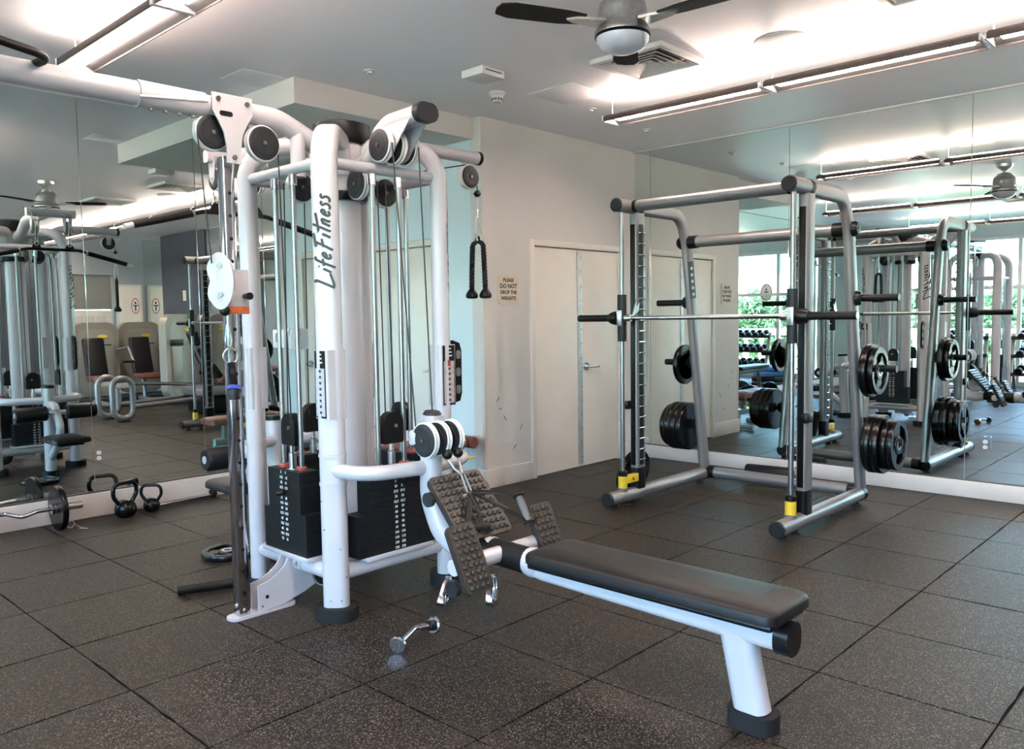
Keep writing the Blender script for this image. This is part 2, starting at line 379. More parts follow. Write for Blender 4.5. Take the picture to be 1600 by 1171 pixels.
# double door in the closet wall
d1 = struct(bpy.data.objects.new('door_1', None)); C.objects.link(d1); d1.location = (2.76, YD, 0)
MB().box((2.108, YD - .016, 0), (2.162, YD + .1, 2.018), .004).box((3.364, YD - .016, 0), (3.418, YD + .1, 2.018), .004).box((2.162, YD - .016, 1.966), (3.364, YD + .1, 2.018), .004).build('door_frame', DOORP, d1)
leaf_l = MB().box((2.168, YD + .004, .012), (2.755, YD + .045, 1.958), .003).build('door_leaf', DOORP, d1)
leaf_r = MB().box((2.761, YD + .004, .012), (3.358, YD + .045, 1.958), .003).build('door_leaf', DOORP, d1)
b = MB().box((2.742, YD - .003, .03), (2.808, YD + .004, 1.945), .001)
b.build('astragal_strip', mat('galvanised_strip', (.50, .53, .54), .45, .5, noise=(8, .15)), leaf_r)
b = MB()
for k in range(15): b.cyl((2.79, YD - .005, .1 + k * .128), (2.79, YD - .002, .1 + k * .128), .0055, seg=8)
o = b.build('strip_screws', DARKF, leaf_r); o['kind'] = 'stuff'
for z in (.25, 1.0, 1.72):
    MB().box((2.160, YD - .012, z), (2.176, YD + .004, z + .115), .003).build('hinge', DOORP, leaf_l)
    MB().box((3.350, YD - .012, z), (3.366, YD + .004, z + .115), .003).build('hinge', DOORP, leaf_r)
b = MB().lathe([(.0, -.012), (.036, -.012), (.040, -.004), (.040, 0)], (2.86, YD + .003, .915), (0, 1, 0), 24)
b.tube([(2.86, YD, .915), (2.86, YD - .055, .915), (2.98, YD - .058, .912)], .0105, 10, rad=.02).build('lever_handle', CHROME, leaf_r)
# single door in the alcove side wall
d2 = struct(bpy.data.objects.new('door_2', None)); C.objects.link(d2); d2.location = (XC, 4.3, 0)
MB().box((XC - .014, 3.772, 0), (XC + .1, 3.83, 2.03), .004).box((XC - .014, 4.745, 0), (XC + .1, 4.80, 2.03), .004).box((XC - .014, 3.83, 1.975), (XC + .1, 4.745, 2.03), .004).build('door_frame', DOORP, d2)
lf = MB().box((XC + .012, 3.834, .012), (XC + .05, 4.741, 1.968), .003).build('door_leaf', DOORP, d2)
b = MB().lathe([(.0, -.012), (.034, -.012), (.038, 0)], (XC + .011, 3.91, .93), (1, 0, 0), 20)
b.tube([(XC + .01, 3.91, .93), (XC - .05, 3.91, .93), (XC - .052, 4.03, .928)], .0105, 10, rad=.02).build('lever_handle', CHROME, lf)
# scuff marks on the closet wall
b = MB()
for x, z, l_, a in ((1.71, .71, .05, .9), (1.735, .63, .03, .3), (1.79, .55, .05, 2.2), (1.98, .46, .06, 1.0), (1.90, .30, .05, .7), (1.86, .07, .04, .2), (1.96, .1, .03, .1), (2.02, .12, .03, 0)):
    b.obox((x, YD - .0012, z), (l_, .0008, .007), Matrix.Rotation(-a, 3, 'Y'))
o = b.build('scuff_marks', SCUFF, wall_closet); o['kind'] = 'stuff'

# window wall: sill, head, mullions, panes
wy = [-4.6, -3.5, -2.4, -1.3, -.2, .95, 2.1, 3.25, 4.05]
ww = MB().box((XW - .15, YB, 0), (XW, -4.65, HC)).box((XW - .15, 4.10, 0), (XW, YM + .1, HC)).box((XW - .15, -4.65, 2.66), (XW, 4.10, HC)).box((XW - .15, -4.65, 0), (XW, 4.10, .06))
wall_window = struct(ww.build('wall_window', mat('teal_grey_wall', (.40, .52, .53), .6, noise=(2.5, .03))))  # window wall in one even teal-grey tone
for k, (a, b_) in enumerate(zip(wy[:-1], wy[1:])):
    o = struct(bpy.data.objects.new('window_%d' % (k + 1), None)); C.objects.link(o); o.location = (XW, (a + b_) / 2, .06)
    fr = MB()
    for y, s_ in ((a, 1), (b_, -1)): fr.box((XW - .10, min(y, y + s_*.03), .06), (XW - .02, max(y, y + s_*.03), 2.66))
    fr.box((XW - .098, a + .03, .06), (XW - .022, b_ - .03, .13)).box((XW - .098, a + .03, 2.60), (XW - .022, b_ - .03, 2.66)).box((XW - .098, a + .03, 1.74), (XW - .022, b_ - .03, 1.80))
    fr.build('window_frame', WHITEP, o)
    for z0, z1, gm in ((.13, 1.74, GLASS), (1.80, 2.20, GLASS), (2.20, 2.60, FILM)): MB().box((XW - .064, a + .03, z0), (XW - .058, b_ - .03, z1)).build('pane', gm, o)
# outside: balcony slab, white balustrade, planting
struct(MB().box((-9.2, -9, -.3), (XW - .15, 9, -.05)).build('balcony_floor', CONC))
o = thing('balustrade', 'white pierced concrete balustrade outside the windows', 'balustrade', (-8.6, 1, 0))
b = MB().box((-8.68, -8, .85), (-8.52, 9, 1.0), .01).box((-8.68, -8, -.05), (-8.52, 9, .2), .01)
b.build('rail', CONC, o)
for k in range(38): MB().lathe([(.05, 0), (.09, .15), (.04, .4), (.07, .65)], (-8.6, -7.2 + k * .42, .2), seg=10).build('baluster', CONC, o)
def plant(x, y, h, name, label, frond):
    t = thing(name, label, 'plant', (x, y, -.05), 'greenery beyond the balcony')
    b = MB(); b.cyl((x, y, -.05), (x, y, h * .55), .09, .06, 8); b.build('stem', mat('bark', (.16, .12, .08), .9, noise=(10, .3)), t)
    b = MB()
    for k in range(frond):
        a = random.uniform(0, 2 * PI); e = random.uniform(-.6, 1.1); L = random.uniform(.16, .38)
        rr = .62 * math.sqrt(random.random()); th = random.uniform(0, 2 * PI); q = random.random()
        base = V(x + rr * math.cos(th), y + rr * math.sin(th), h * (.12 + .86 * q) * (1 - .25 * rr)); d = V(math.cos(a) * math.cos(e), math.sin(a) * math.cos(e), math.sin(e))
        side = d.cross(V(0, 0, 1)).normalized() * random.uniform(.02, .05)
        p = [base, base + d * L * .5 + V(0, 0, .03), base + d * L + V(0, 0, -.2 * L)]
        v0 = b.bm.verts.new(p[0]); v1 = b.bm.verts.new(p[1] + side); v2 = b.bm.verts.new(p[1] - side); v3 = b.bm.verts.new(p[2])
        b.bm.faces.new((v0, v1, v3)); b.bm.faces.new((v0, v3, v2))
    o = b.build('leaves', LEAF, t); o['kind'] = 'stuff'
pn = 0
ORD = 'first second third fourth fifth sixth seventh eighth ninth tenth eleventh'.split()
for y in [-8.0 + 1.62 * k for k in range(11)]:
    pn += 1
    plant(-10.9 + random.uniform(-.8, .8), y + random.uniform(-.1, .1), random.uniform(1.75, 2.35), 'tropical_shrub', '%s bushy shrub beyond the balustrade, counted from the end away from the left mirror' % ORD[pn - 1], 2200)
struct(MB().box((-40, -30, -1.2), (-9.2, 30, -.3)).build('ground', mat('lawn', (.16, .26, .07), .9, noise=(3, .3))))

# ------------------------------------------------------------------ ceiling fittings
def light_row(x, y_start, n, where):
    for k in range(n):
        y1 = y_start - k * 1.2; y0 = y1 - 1.185; z = 2.735
        t = thing('pendant_light', where[k], 'light', (x, (y0 + y1)/2, z), 'linear pendant lights')
        for s_ in (-1, 1):
            MB().box((x + s_*.092 - .003, y0 + .010, z), (x + s_*.092 + .003, y1 - .010, z + .034), .001).build('side_skirt', DARKF, t)
            MB().obox((x + s_*.064, (y0 + y1)/2, z + .020), (.060, 1.155, .003), Matrix.Rotation(s_*.40, 3, 'Y')).build('reflector', WING, t)
        for y in (y0, y1 - .010): MB().box((x - .10, y, z), (x + .10, y + .010, z + .036), .002).build('end_plate', ALU, t)
        MB().box((x - .075, y0 + .01, z + .040), (x + .075, y1 - .01, z + .046)).build('inner_tray', DARKF, t)
        MB().box((x - .036, y0 + .055, z + .018), (x + .036, y1 - .055, z + .040), .004).build('lower_lamp', LAMPD, t)
        MB().box((x - .034, y0 + .04, z + .046), (x + .034, y1 - .04, z + .058), .003).build('upper_lamp', LAMPU, t)
        b = MB()
        for y in ((y1 - .02,) if k else (y1 - .02,)) + ((y0 + .02,) if k == n - 1 else ()):
            b.cyl((x, y, z + .05), (x, y, HC), .003, seg=8).lathe([(.0, 0), (.03, 0), (.03, .012), (0, .012)], (x, y, HC - .012), seg=16)
        b.build('suspension_rod', WHITEP, t)
light_row(1.83, 2.31, 6, ['linear pendant light at the corner end of the row beside the right mirror', 'second linear pendant from the closet wall in the row beside the right mirror', 'third linear pendant from the closet wall beside the right mirror', 'fourth linear pendant from the closet wall beside the right mirror', 'fifth linear pendant from the closet wall beside the right mirror', 'last linear pendant of the row beside the right mirror'])
light_row(-1.31, 3.55, 6, ['linear pendant light over the high white connecting bar of the cable tower', 'second linear pendant from the left mirror in the middle row', 'third linear pendant from the left mirror in the middle row', 'fourth linear pendant from the left mirror in the middle row', 'fifth linear pendant from the left mirror in the middle row', 'last linear pendant of the middle row'])
light_row(-4.4, 3.42, 6, ['linear pendant nearest the left mirror in the window side row', 'second linear pendant from the left mirror in the window side row', 'third linear pendant from the left mirror in the window side row', 'fourth linear pendant from the left mirror in the window side row', 'fifth linear pendant from the left mirror in the window side row', 'last linear pendant of the window side row'])
# ceiling fan
F0 = V(.15, 1.0, 0)
fan = thing('ceiling_fan', 'brushed steel ceiling fan with dark blades and a frosted dome light', 'fan', (F0.x, F0.y, HC))
MB().lathe([(.0, 0), (.085, 0), (.08, -.03), (.03, -.07), (.014, -.075)], (F0.x, F0.y, HC), seg=28).build('canopy', STEEL, fan)
MB().cyl((F0.x, F0.y, HC - .06), (F0.x, F0.y, HC - .11), .013, seg=14).build('down_rod', STEEL, fan)
MB().lathe([(.012, .0), (.06, -.015), (.103, -.06), (.112, -.10), (.112, -.16), (.121, -.175), (.127, -.19), (.127, -.200), (0, -.200)], (F0.x, F0.y, HC - .085), seg=40).build('motor_housing', STEEL, fan)
MB().lathe([(.124, 0), (.128, -.008), (.124, -.012)], (F0.x, F0.y, HC - .285), seg=40).build('dark_ring', BLACK, fan)
MB().lathe([(.121, 0), (.116, -.024), (.095, -.050), (.06, -.066), (.02, -.072), (0, -.073)], (F0.x, F0.y, HC - .293), seg=40).build('dome_light', DOME, fan)
for a in (-86, 34, 154):
    a = math.radians(a); d = V(math.cos(a), math.sin(a), 0); s_ = V(-d.y, d.x, 0)
    z = HC - .235
    tilt = V(0, 0, .10)
    bl = MB().prism([(.20, -.045), (.30, -.064), (.54, -.068), (.60, -.045), (.61, 0), (.60, .045), (.54, .064), (.30, .058), (.20, .045)], F0 + V(0, 0, z) - V(0, 0, .004), d, (s_ + tilt * .9).normalized(), .008).build('blade', BLADE, fan)
    MB().prism([(.11, -.05), (.24, -.028), (.28, 0), (.24, .028), (.11, .05)], F0 + V(0, 0, z - .012), d, s_, .012).build('blade_bracket', STEEL, bl)
# square air diffusers
def diffuser(x0, y0, label, drop=.03):
    sz = .515; t = thing('air_diffuser', label, 'vent', (x0 + sz/2, y0 + sz/2, HC), 'square ceiling air diffusers')
    b = MB(); x1, y1 = x0 + sz, y0 + sz; z = HC - drop
    fw_ = .035
    b.box((x0, y0, z), (x1, y0 + fw_, HC), .004).box((x0, y1 - fw_, z), (x1, y1, HC), .004).box((x0, y0 + fw_, z), (x0 + fw_, y1 - fw_, HC), .004).box((x1 - fw_, y0 + fw_, z), (x1, y1 - fw_, HC), .004)
    b.build('frame', LOUVRE, t)
    MB().box((x0 + fw_, y0 + fw_, HC - .004), (x1 - fw_, y1 - fw_, HC)).build('duct_opening', DARKF, t)
    cx, cy_ = x0 + sz/2, y0 + sz/2
    for k in range(5):
        h = .205 - k * .040; th = .026
        for q in range(4):
            rot = Matrix.Rotation(q * PI/2, 3, 'Z')
            b = MB()
            pa = [rot @ V(-h, -h, 0), rot @ V(h, -h, 0), rot @ V(h - th, -h + th, .02), rot @ V(-h + th, -h + th, .02)]
            pts = [V(cx, cy_, HC - .028) + p for p in pa]
            lo = b.ring(pts); hi = b.ring([p + V(0, 0, .003) for p in pts])
            b.bm.faces.new(lo); b.bm.faces.new(list(reversed(hi)))
            for j in range(4): b.bm.faces.new((lo[j], lo[(j+1) % 4], hi[(j+1) % 4], hi[j]))
            b.build('slat', LOUVRE, t)
diffuser(1.07, 1.39, 'square ceiling air diffuser below the fan beside the light row')
diffuser(.92, -.24, 'square air diffuser behind the fan away from the closet wall')
diffuser(-3.2, 1.2, 'square air diffuser on the window side of the ceiling')
t = thing('ceiling_speaker', 'round flush white speaker in the ceiling above the rack', 'speaker', (1.58, .91, HC))
MB().lathe([(.0, -.012), (.14, -.012), (.155, -.006), (.157, 0)], (1.58, .91, HC), seg=40).build('grille', LOUVRE, t)
t = thing('ceiling_speaker', 'round flush white speaker in the ceiling near the windows', 'speaker', (-2.6, -.2, HC))
MB().lathe([(.0, -.012), (.14, -.012), (.155, -.006), (.157, 0)], (-2.6, -.2, HC), seg=40).build('grille', LOUVRE, t)
t = thing('alarm_box', 'flat square white box fixed on the ceiling by the soffit', 'sensor box', (.76, 2.51, HC))
MB().box((.66, 2.42, HC - .05), (.86, 2.61, HC), .006).build('cover', WHITEP, t)
MB().box((.69, 2.416, HC - .024), (.83, 2.42, HC - .018)).build('slot', DARKF, t)
t = thing('smoke_detector', 'white conical smoke detector with dark slots on the ceiling', 'detector', (1.18, 2.80, HC))
MB().lathe([(0, 0), (.055, 0), (.055, -.018), (.046, -.022), (.034, -.062), (.030, -.068), (0, -.068)], (1.18, 2.80, HC), seg=32).build('body', WHITEP, t)
for k in range(12):
    a = k * PI / 6; MB().obox((1.18 + .0375*math.cos(a), 2.80 + .0375*math.sin(a), HC - .05), (.006, .011, .014), Matrix.Rotation(a, 3, 'Z')).build('slot', DARKF, t)
for x, y, lb in ((.237, 3.0, 'small sprinkler cap on the ceiling in front of the soffit'), (2.02, 2.62, 'small sprinkler cap on the ceiling near the closet corner'), (2.9, 2.72, 'small sprinkler head on the ceiling nearest the right mirror')):
    t = thing('sprinkler', lb, 'sprinkler', (x, y, HC))
    MB().lathe([(0, 0), (.035, 0), (.033, -.006), (.018, -.008), (.016, -.02), (0, -.02)], (x, y, HC), seg=20).build('cap', WHITEP, t)
def access(x0, y0, x1, y1, label):
    t = thing('access_hatch', label, 'hatch', ((x0+x1)/2, (y0+y1)/2, HC))
    MB().box((x0, y0, HC - .0025), (x1, y1, HC), .0008).build('lid', CEIL, t)
access(1.36, 2.28, 1.78, 2.68, 'flush square access hatch in the ceiling by the first pendant light')
access(-.345, 3.505, -.045, 3.805, 'flush access hatch in the ceiling left of the soffit')

# ------------------------------------------------------------------ wall fittings
sg = thing('sign', 'cream wall sign asking not to drop the weights', 'sign', (1.846, YD, 1.593))
MB().prism(rrect(.232, .235, .02), (1.846, YD, 1.593), (1, 0, 0), (0, 0, 1), .006).build('plate', SIGN, sg)
for ln, z, s_ in (('PLEASE', 1.668, .040), ('DO NOT', 1.620, .050), ('DROP THE', 1.570, .040), ('WEIGHTS', 1.522, .040)):
    place_mesh(text_mesh(ln, s_, NAVY, 'lettering', bold=.0012), (1, 0, 0), (0, 0, 1), (1.846, YD - .0068, z), sg, 'lettering')
def outlet(p, X, label, plate):
    X = Vector(X); Z = V(0, 0, 1); n = X.cross(Z)
    t = thing('power_outlet', label, 'outlet', p)
    MB().prism(rrect(.075, .118, .004), Vector(p) , X, Z, .004).build('cover_plate', plate, t)
    for dz in (-.0195, .0195):
        q = Vector(p) + n * .004 + Z * dz
        rc = MB().prism([(.0165*math.cos(2*PI*k/20), .0145*math.sin(2*PI*k/20)) for k in range(20)], q, X, Z, .003).build('receptacle', WHITEP, t)
        b = MB()
        for dx, h in ((-.006, .007), (.006, .009)): b.obox(q + n*.003 + X*dx + Z*.002, (.002 if abs(X.x) > .5 else .0016, .002 if abs(X.y) > .5 else .0016, h))
        b.sphere(q + n*.003 - Z*.008, .0022, u=8, v=6); b.build('slots', DARKF, rc)
MIRPL = MIRROR
outlet((XR - .001, .30, .40), (0, -1, 0), 'mirror-faced power outlet low in the right mirror', MIRPL)
outlet((-.82, YM - .001, .43), (1, 0, 0), 'mirror-faced power outlet low in the left mirror', MIRPL)
t = thing('light_switch', 'small white switch on the alcove side wall near the corner', 'switch', (XC - .001, 3.45, .40))
MB().box((XC - .008, 3.43, .37), (XC, 3.48, .43), .002).build('plate', WHITEP, t)
def oval_decal(p, X, wd, ht, name, label):
    X = Vector(X); Z = V(0, 0, 1); n = X.cross(Z)
    t = thing(name, label, 'decal', p)
    el = lambda a, b_: [(a*math.cos(2*PI*k/32), b_*math.sin(2*PI*k/32)) for k in range(32)]
    MB().prism(el(wd/2, ht/2), Vector(p), X, Z, .002).build('border', mat('decal_red', (.55, .14, .10), .5, noise=(30, .1)), t)
    MB().prism(el(wd/2*.80, ht/2*.86), Vector(p) + n*.002, X, Z, .001).build('field', mat('decal_white', (.72, .70, .68), .5, noise=(30, .03)), t)
    b = MB(); q = Vector(p) + n * .003
    b.prism([(-.012, -.09), (.012, -.09), (.012, .02), (-.012, .02)], q, X, Z, .001)
    b.prism([(-.05, .0), (.05, .0), (.05, .02), (-.05, .02)], q, X, Z, .001)
    b.prism([(.02*math.cos(2*PI*k/12), .06 + .022*math.sin(2*PI*k/12)) for k in range(12)], q, X, Z, .001)
    b.build('figure', NAVY, t)
oval_decal((3.44, YB + .046, 1.68), (-1, 0, 0), .16, .30, 'oval_decal', 'oval red-rimmed white decal on the far white door')
oval_decal((XW - .056, 2.98, 1.82), (0, 1, 0), .26, .36, 'oval_decal', 'oval white decal with a dark figure on a window pane')

# ------------------------------------------------------------------ cable tower
X0, Y0 = -.5425, 2.2175
HB = .337
def side(k):
    U = [(0, -1), (-1, 0), (0, 1), (1, 0)][k]; W = [(1, 0), (0, -1), (-1, 0), (0, 1)][k]
    U = V(*U, 0); W = V(*W, 0)
    return lambda u, w_, z: V(X0, Y0, 0) + U*u + W*w_ + V(0, 0, z)
def sidev(k):
    U = [(0, -1), (-1, 0), (0, 1), (1, 0)][k]; W = [(1, 0), (0, -1), (-1, 0), (0, 1)][k]
    return V(*U, 0), V(*W, 0)
tower = thing('cable_tower', 'white four-stack cable tower with black weight stacks and a seated row', 'cable machine', (X0, Y0, 0))
# hand-lettered wordmark as pen strokes: (x along the word, y up), letters in a slanted brush script
LET = {
 'L': (.95, [[(.05, 1.15), (.22, 1.1), (.12, .5), (-.02, -.12)], [(-.10, -.10), (.15, -.16), (.55, -.04), (.92, .10)]]),
 'i': (.36, [[(.22, .58), (.16, .3), (.08, 0)], [(.30, .84), (.34, .90)]]),
 'f': (.56, [[(.62, 1.02), (.5, 1.12), (.38, .95), (.26, .4), (.14, -.30)], [(.08, .52), (.58, .60)]]),
 'e': (.58, [[(.14, .28), (.40, .36), (.46, .52), (.34, .60), (.18, .44), (.12, .18), (.22, .02), (.46, .12)]]),
 'F': (.90, [[(.42, 1.05), (.30, .5), (.10, -.14)], [(.10, 1.04), (.45, 1.10), (1.02, 1.20)], [(.18, .52), (.50, .58), (.74, .64)]]),
 't': (.48, [[(.42, 1.22), (.28, .55), (.18, .08), (.26, 0)], [(.04, .84), (.40, .88), (1.25, 1.02)]]),
 'n': (.66, [[(.20, .58), (.14, .3), (.06, 0)], [(.10, .28), (.28, .54), (.42, .58), (.44, .44), (.36, .10), (.46, .0)]]),
 's': (.52, [[(.50, .54), (.36, .62), (.24, .50), (.36, .30), (.34, .08), (.16, -.02), (.02, .06)]]),
}
def wordmark(word, size, name):
    b = MB(); x = 0
    for ch in word:
        if ch == ' ': x += .12; continue
        adv, strokes = LET[ch]
        for st in strokes:
            p = [V((x + px + .22 * py) * size, py * size, 0) for px, py in st]
            # smooth with Catmull-Rom
            q = []
            for i in range(len(p) - 1):
                a = p[max(i-1, 0)]; b0 = p[i]; c = p[i+1]; d = p[min(i+2, len(p)-1)]
                for t in (0, .25, .5, .75): q.append(.5 * ((2*b0) + (-a + c)*t + (2*a - 5*b0 + 4*c - d)*t*t + (-a + 3*b0 - 3*c + d)*t**3))
            q.append(p[-1])
            b.sweep(q, [(y_*.0009, x_*size*.092) for x_, y_ in ((1, 0), (.7, .7), (0, 1), (-.7, .7), (-1, 0), (-.7, -.7), (0, -1), (.7, -.7))], ref=(0, 0, 1))
        x += adv * .97
    me = b.mesh(name, INK)
    me.transform(Matrix.Translation((-x * size / 2, -.5 * size, 0))); return me
WM = wordmark('Life Fitness', .0625, 'wordmark')
corners = {}
for sx_, sy_ in ((-1, -1), (1, -1), (-1, 1), (1, 1)):
    d = V(sx_, sy_, 0).normalized(); base = V(X0 + sx_*HB, Y0 + sy_*HB, 0); tn = V(-d.y, d.x, 0)
    path = fillet([base + V(0, 0, .055), base + V(0, 0, 2.225), V(X0, Y0, 0) + d*.13 + V(0, 0, 2.225), V(X0, Y0, 0) + d*.10 + V(0, 0, 2.08)], [0, .17, .05, 0], 8)
    b = MB(); b.sweep(path, [(x_, y_) for x_, y_ in rrect(.085, .118, .036, 5)], ref=d)
    p = b.build('post', WHITE, tower); corners[(sx_, sy_)] = p
    b = MB(); b.sweep([base + V(0, 0, .0), base + V(0, 0, .05), base + V(0, 0, .058)], rrect(.165, .20, .08, 6), ref=d); b.build('rubber_foot', RUBFOOT, p)
    nrm = d; Yt = tn if True else -tn
    # lettering reads upward, seen from outside
    Xw = V(0, 0, 1); Yw = nrm.cross(Xw)
    place_mesh(WM, Xw, Yw, base + d*.0428 + V(0, 0, 1.715) + Yw*.004, tower, 'wordmark')
    b = MB()
    for z in (.75, .62): b.sweep([base + V(0, 0, z), base + V(0, 0, z + .012)], rrect(.092, .126, .04, 5), ref=d)
    b.build('collar', WHITE, p)
    b = MB()
    for z, o_ in ((.09, .03), (.09, -.02), (.2, .055), (.42, -.04), (.66, .05), (.55, -.05), (.33, .03)): b.sphere(base + d*.041 + tn*o_ + V(0, 0, z), .0035, u=8, v=6)
    o = b.build('paint_chips', SCUFF, p); o['kind'] = 'stuff'
# rails
for k in range(4):
    T = side(k)
    MB().cyl(T(HB, -HB + .03, .205), T(HB, HB - .03, .205), .037, seg=20).build('lower_rail', WHITE, tower)
    MB().cyl(T(HB, -HB + .03, 2.07), T(HB, HB - .03, 2.07), .026, seg=18).build('upper_rail', WHITE, tower)
MB().cyl((X0, Y0, .10), (X0, Y0, 2.02), .085, seg=32).build('centre_column', WHITE, tower)
hub = MB().lathe([(.0, 2.0), (.12, 2.0), (.12, 2.22), (.10, 2.24), (0, 2.24)], (X0, Y0, 0), seg=32).build('hub', WHITE, tower)
MB().lathe([(0, 1.955), (.115, 1.955), (.125, 1.975), (.12, 2.0), (0, 2.0)], (X0, Y0, 0), seg=32).build('hub_pulley_guard', BLACK, hub)
MB().lathe([(.0, 2.24), (.13, 2.24), (.145, 2.27), (.14, 2.33), (.10, 2.345), (0, 2.345)], (X0, Y0, 0), seg=32).build('hub_cap', BLACK, hub)
b = MB()
for k in range(4):
    U, W = sidev(k)
    for z in (2.04, 2.19): b.cyl(V(X0, Y0, z) + U*.118 + W*.05, V(X0, Y0, z) + U*.125 + W*.05, .011, seg=10)
o = b.build('hub_bolts', STEEL, hub); o['kind'] = 'stuff'
def pulley(c, ax, r, parent, wd=.030, cap=True, name='pulley'):
    c = Vector(c); ax = Vector(ax).normalized(); h = wd/2
    p = MB().lathe([(.012, -h), (r*.93, -h), (r, -h*.85), (r, -h*.55), (r*.90, -h*.2), (r*.90, h*.2), (r, h*.55), (r, h*.85), (r*.93, h), (.012, h)], c, ax, 36).build(name, WHITEP, parent)
    if cap:
        for s_ in (-1, 1):
            MB().lathe([(0, h), (r*.92, h), (r*.92, h + .003), (r*.82, h + .006), (r*.66, h + .006), (r*.64, h + .008), (0, h + .008)], c, ax*s_, 36).build('pulley_cap', GREYP, p)
            MB().lathe([(0, h + .008), (.009, h + .008), (.009, h + .013), (0, h + .013)], c, ax*s_, 12).build('axle_bolt', DSTEEL, p)
    return p
# weight stacks
def nums(vals, k, zt, pitch, upos, wpos, size, parent):
    T = side(k); U, W = sidev(k)
    bm = bmesh.new()
    for i, v in enumerate(vals):
        if not v: continue
        for s_ in (-1, 1):
            me = text_mesh(v, size, NUM, 'n', bold=.0008, depth=.0004)
            me.transform(basis(W, (0, 0, 1), T(upos + .0008, wpos + s_*.020, zt - (i + .5)*pitch)))
            bm.from_mesh(me); bpy.data.meshes.remove(me)
    me = bpy.data.meshes.new('weight_numbers'); bm.to_mesh(me); bm.free(); me.materials.append(NUM)
    me.transform(Matrix.Translation(-parent.location)); o = link('weight_numbers', me, parent); o['kind'] = 'stuff'
VAL = {0: ['5', '10', '15', '20', '27.5', '35', '42.5', '50', '60', '70', '80', '90', '100', '110', '120', '130'],
       1: ['5', '12.5', '20', '27.5', '', '35', '42.5', '50', '57.5', '65', '72.5', '80', '87.5', '95', '', ''],
       2: ['5', '15', '25', '35', '45', '55', '65', '75', '85', '95', '105', '115', '125', '135', '145', '155'],
       3: ['5', '12.5', '20', '27.5', '35', '42.5', '50', '57.5', '65', '72.5', '80', '87.5', '95', '', '', '']}
for k in range(4):
    T = side(k); U, W = sidev(k); n = 16; pitch = .0249; zt = .655; uo = .39; ui = .284; um = .337
    ca = {}
    for i in range(n):
        hw = ((.17, .245) if k == 0 else (.14, .184))[i >= 8]
        if hw not in ca:
            b = MB(); o_ = V(X0, Y0, 0)
            cc = T((ui + uo)/2, 0, pitch/2); sz = (W*hw*2 + U*(uo - ui)); b.obox(cc, (abs(sz.x), abs(sz.y), pitch - .0005))
            ca[hw] = b.mesh('weight_plate', STACK, tower.location)
        o = link('weight_plate', ca[hw], tower); o.location = (0, 0, zt - (i + 1) * pitch)
    nums(VAL[k], k, zt, pitch, uo, 0, .0165, tower)
    # base tray, rods, bumpers, selector
    c0, c1 = T(.27, -.20, .2), T(.40, .20, .2)
    MB().box((min(c0.x, c1.x), min(c0.y, c1.y), .236), (max(c0.x, c1.x), max(c0.y, c1.y), .2565), .004).build('stack_tray', WHITE, tower)
    for s_ in (-1, 1):
        MB().cyl(T(um, s_*.078, .24), T(um, s_*.078, 2.07), .0125, seg=14).build('guide_rod', SATIN, tower)
        MB().lathe([(.013, 0), (.026, 0), (.026, .012), (.020, .018), (.013, .018)], T(um, s_*.078, zt), seg=18).build('red_bumper', RED, tower)
        MB().lathe([(.013, 0), (.02, .0), (.02, .05), (.013, .05)], T(um, s_*.078, 1.995), seg=14).build('rod_collar', CHROME, tower)
    MB().lathe([(0, 0), (.018, 0), (.018, .075), (.012, .08), (.012, .12), (0, .12)], T(um, 0, zt), seg=16).build('selector_stem', STEEL, tower)
    poly = [(-.055, -.075), (.055, -.075), (.058, -.06), (.058, .02)] + [(.058*math.cos(a), .02 + .058*math.sin(a)) for a in [PI*j/10 for j in range(1, 10)]] + [(-.058, .02), (-.058, -.06)]
    c = T(um - .022, 0, .845); sb = MB().prism(poly, c, W, (0, 0, 1), .044); pb = sb.build('pulley_block', BLACK, tower)
    MB().cyl(T(um + .022, .012, .855), T(um + .028, .012, .855), .009, seg=10).build('block_bolt', STEEL, pb)
    MB().cyl(T(uo, -.004, zt - (4.6 if k == 1 else 2.4)*pitch), T(uo + .03, -.02, zt - (4.6 if k == 1 else 2.4)*pitch), .012, .015, seg=14).build('selector_pin', BLACK, tower)
    MB().tube([T(uo + .004, .014, zt - .02), T(uo + .012, .018, zt - .10), T(uo + .006, .016, zt - (4.6 if k == 1 else 2.4)*pitch)], .004, 8).build('pin_lanyard', BLACK, tower)
    MB().obox(T(um + .02, .02, zt + .0012), (.05, .02, .001) if k in (0, 2) else (.02, .05, .001)).build('top_plate_label', NUM, tower)
    MB().tube([T(um, -.03, .86), T(um - .02, -.03, 2.02)], .0032, 8).build('cable', CABLE, tower)
    MB().tube([T(um - .02, .035, .86), T(um - .04, .035, 2.02)], .0032, 8).build('cable', CABLE, tower)
    pulley(T(.21, -.06, 2.015), W, .075, tower)
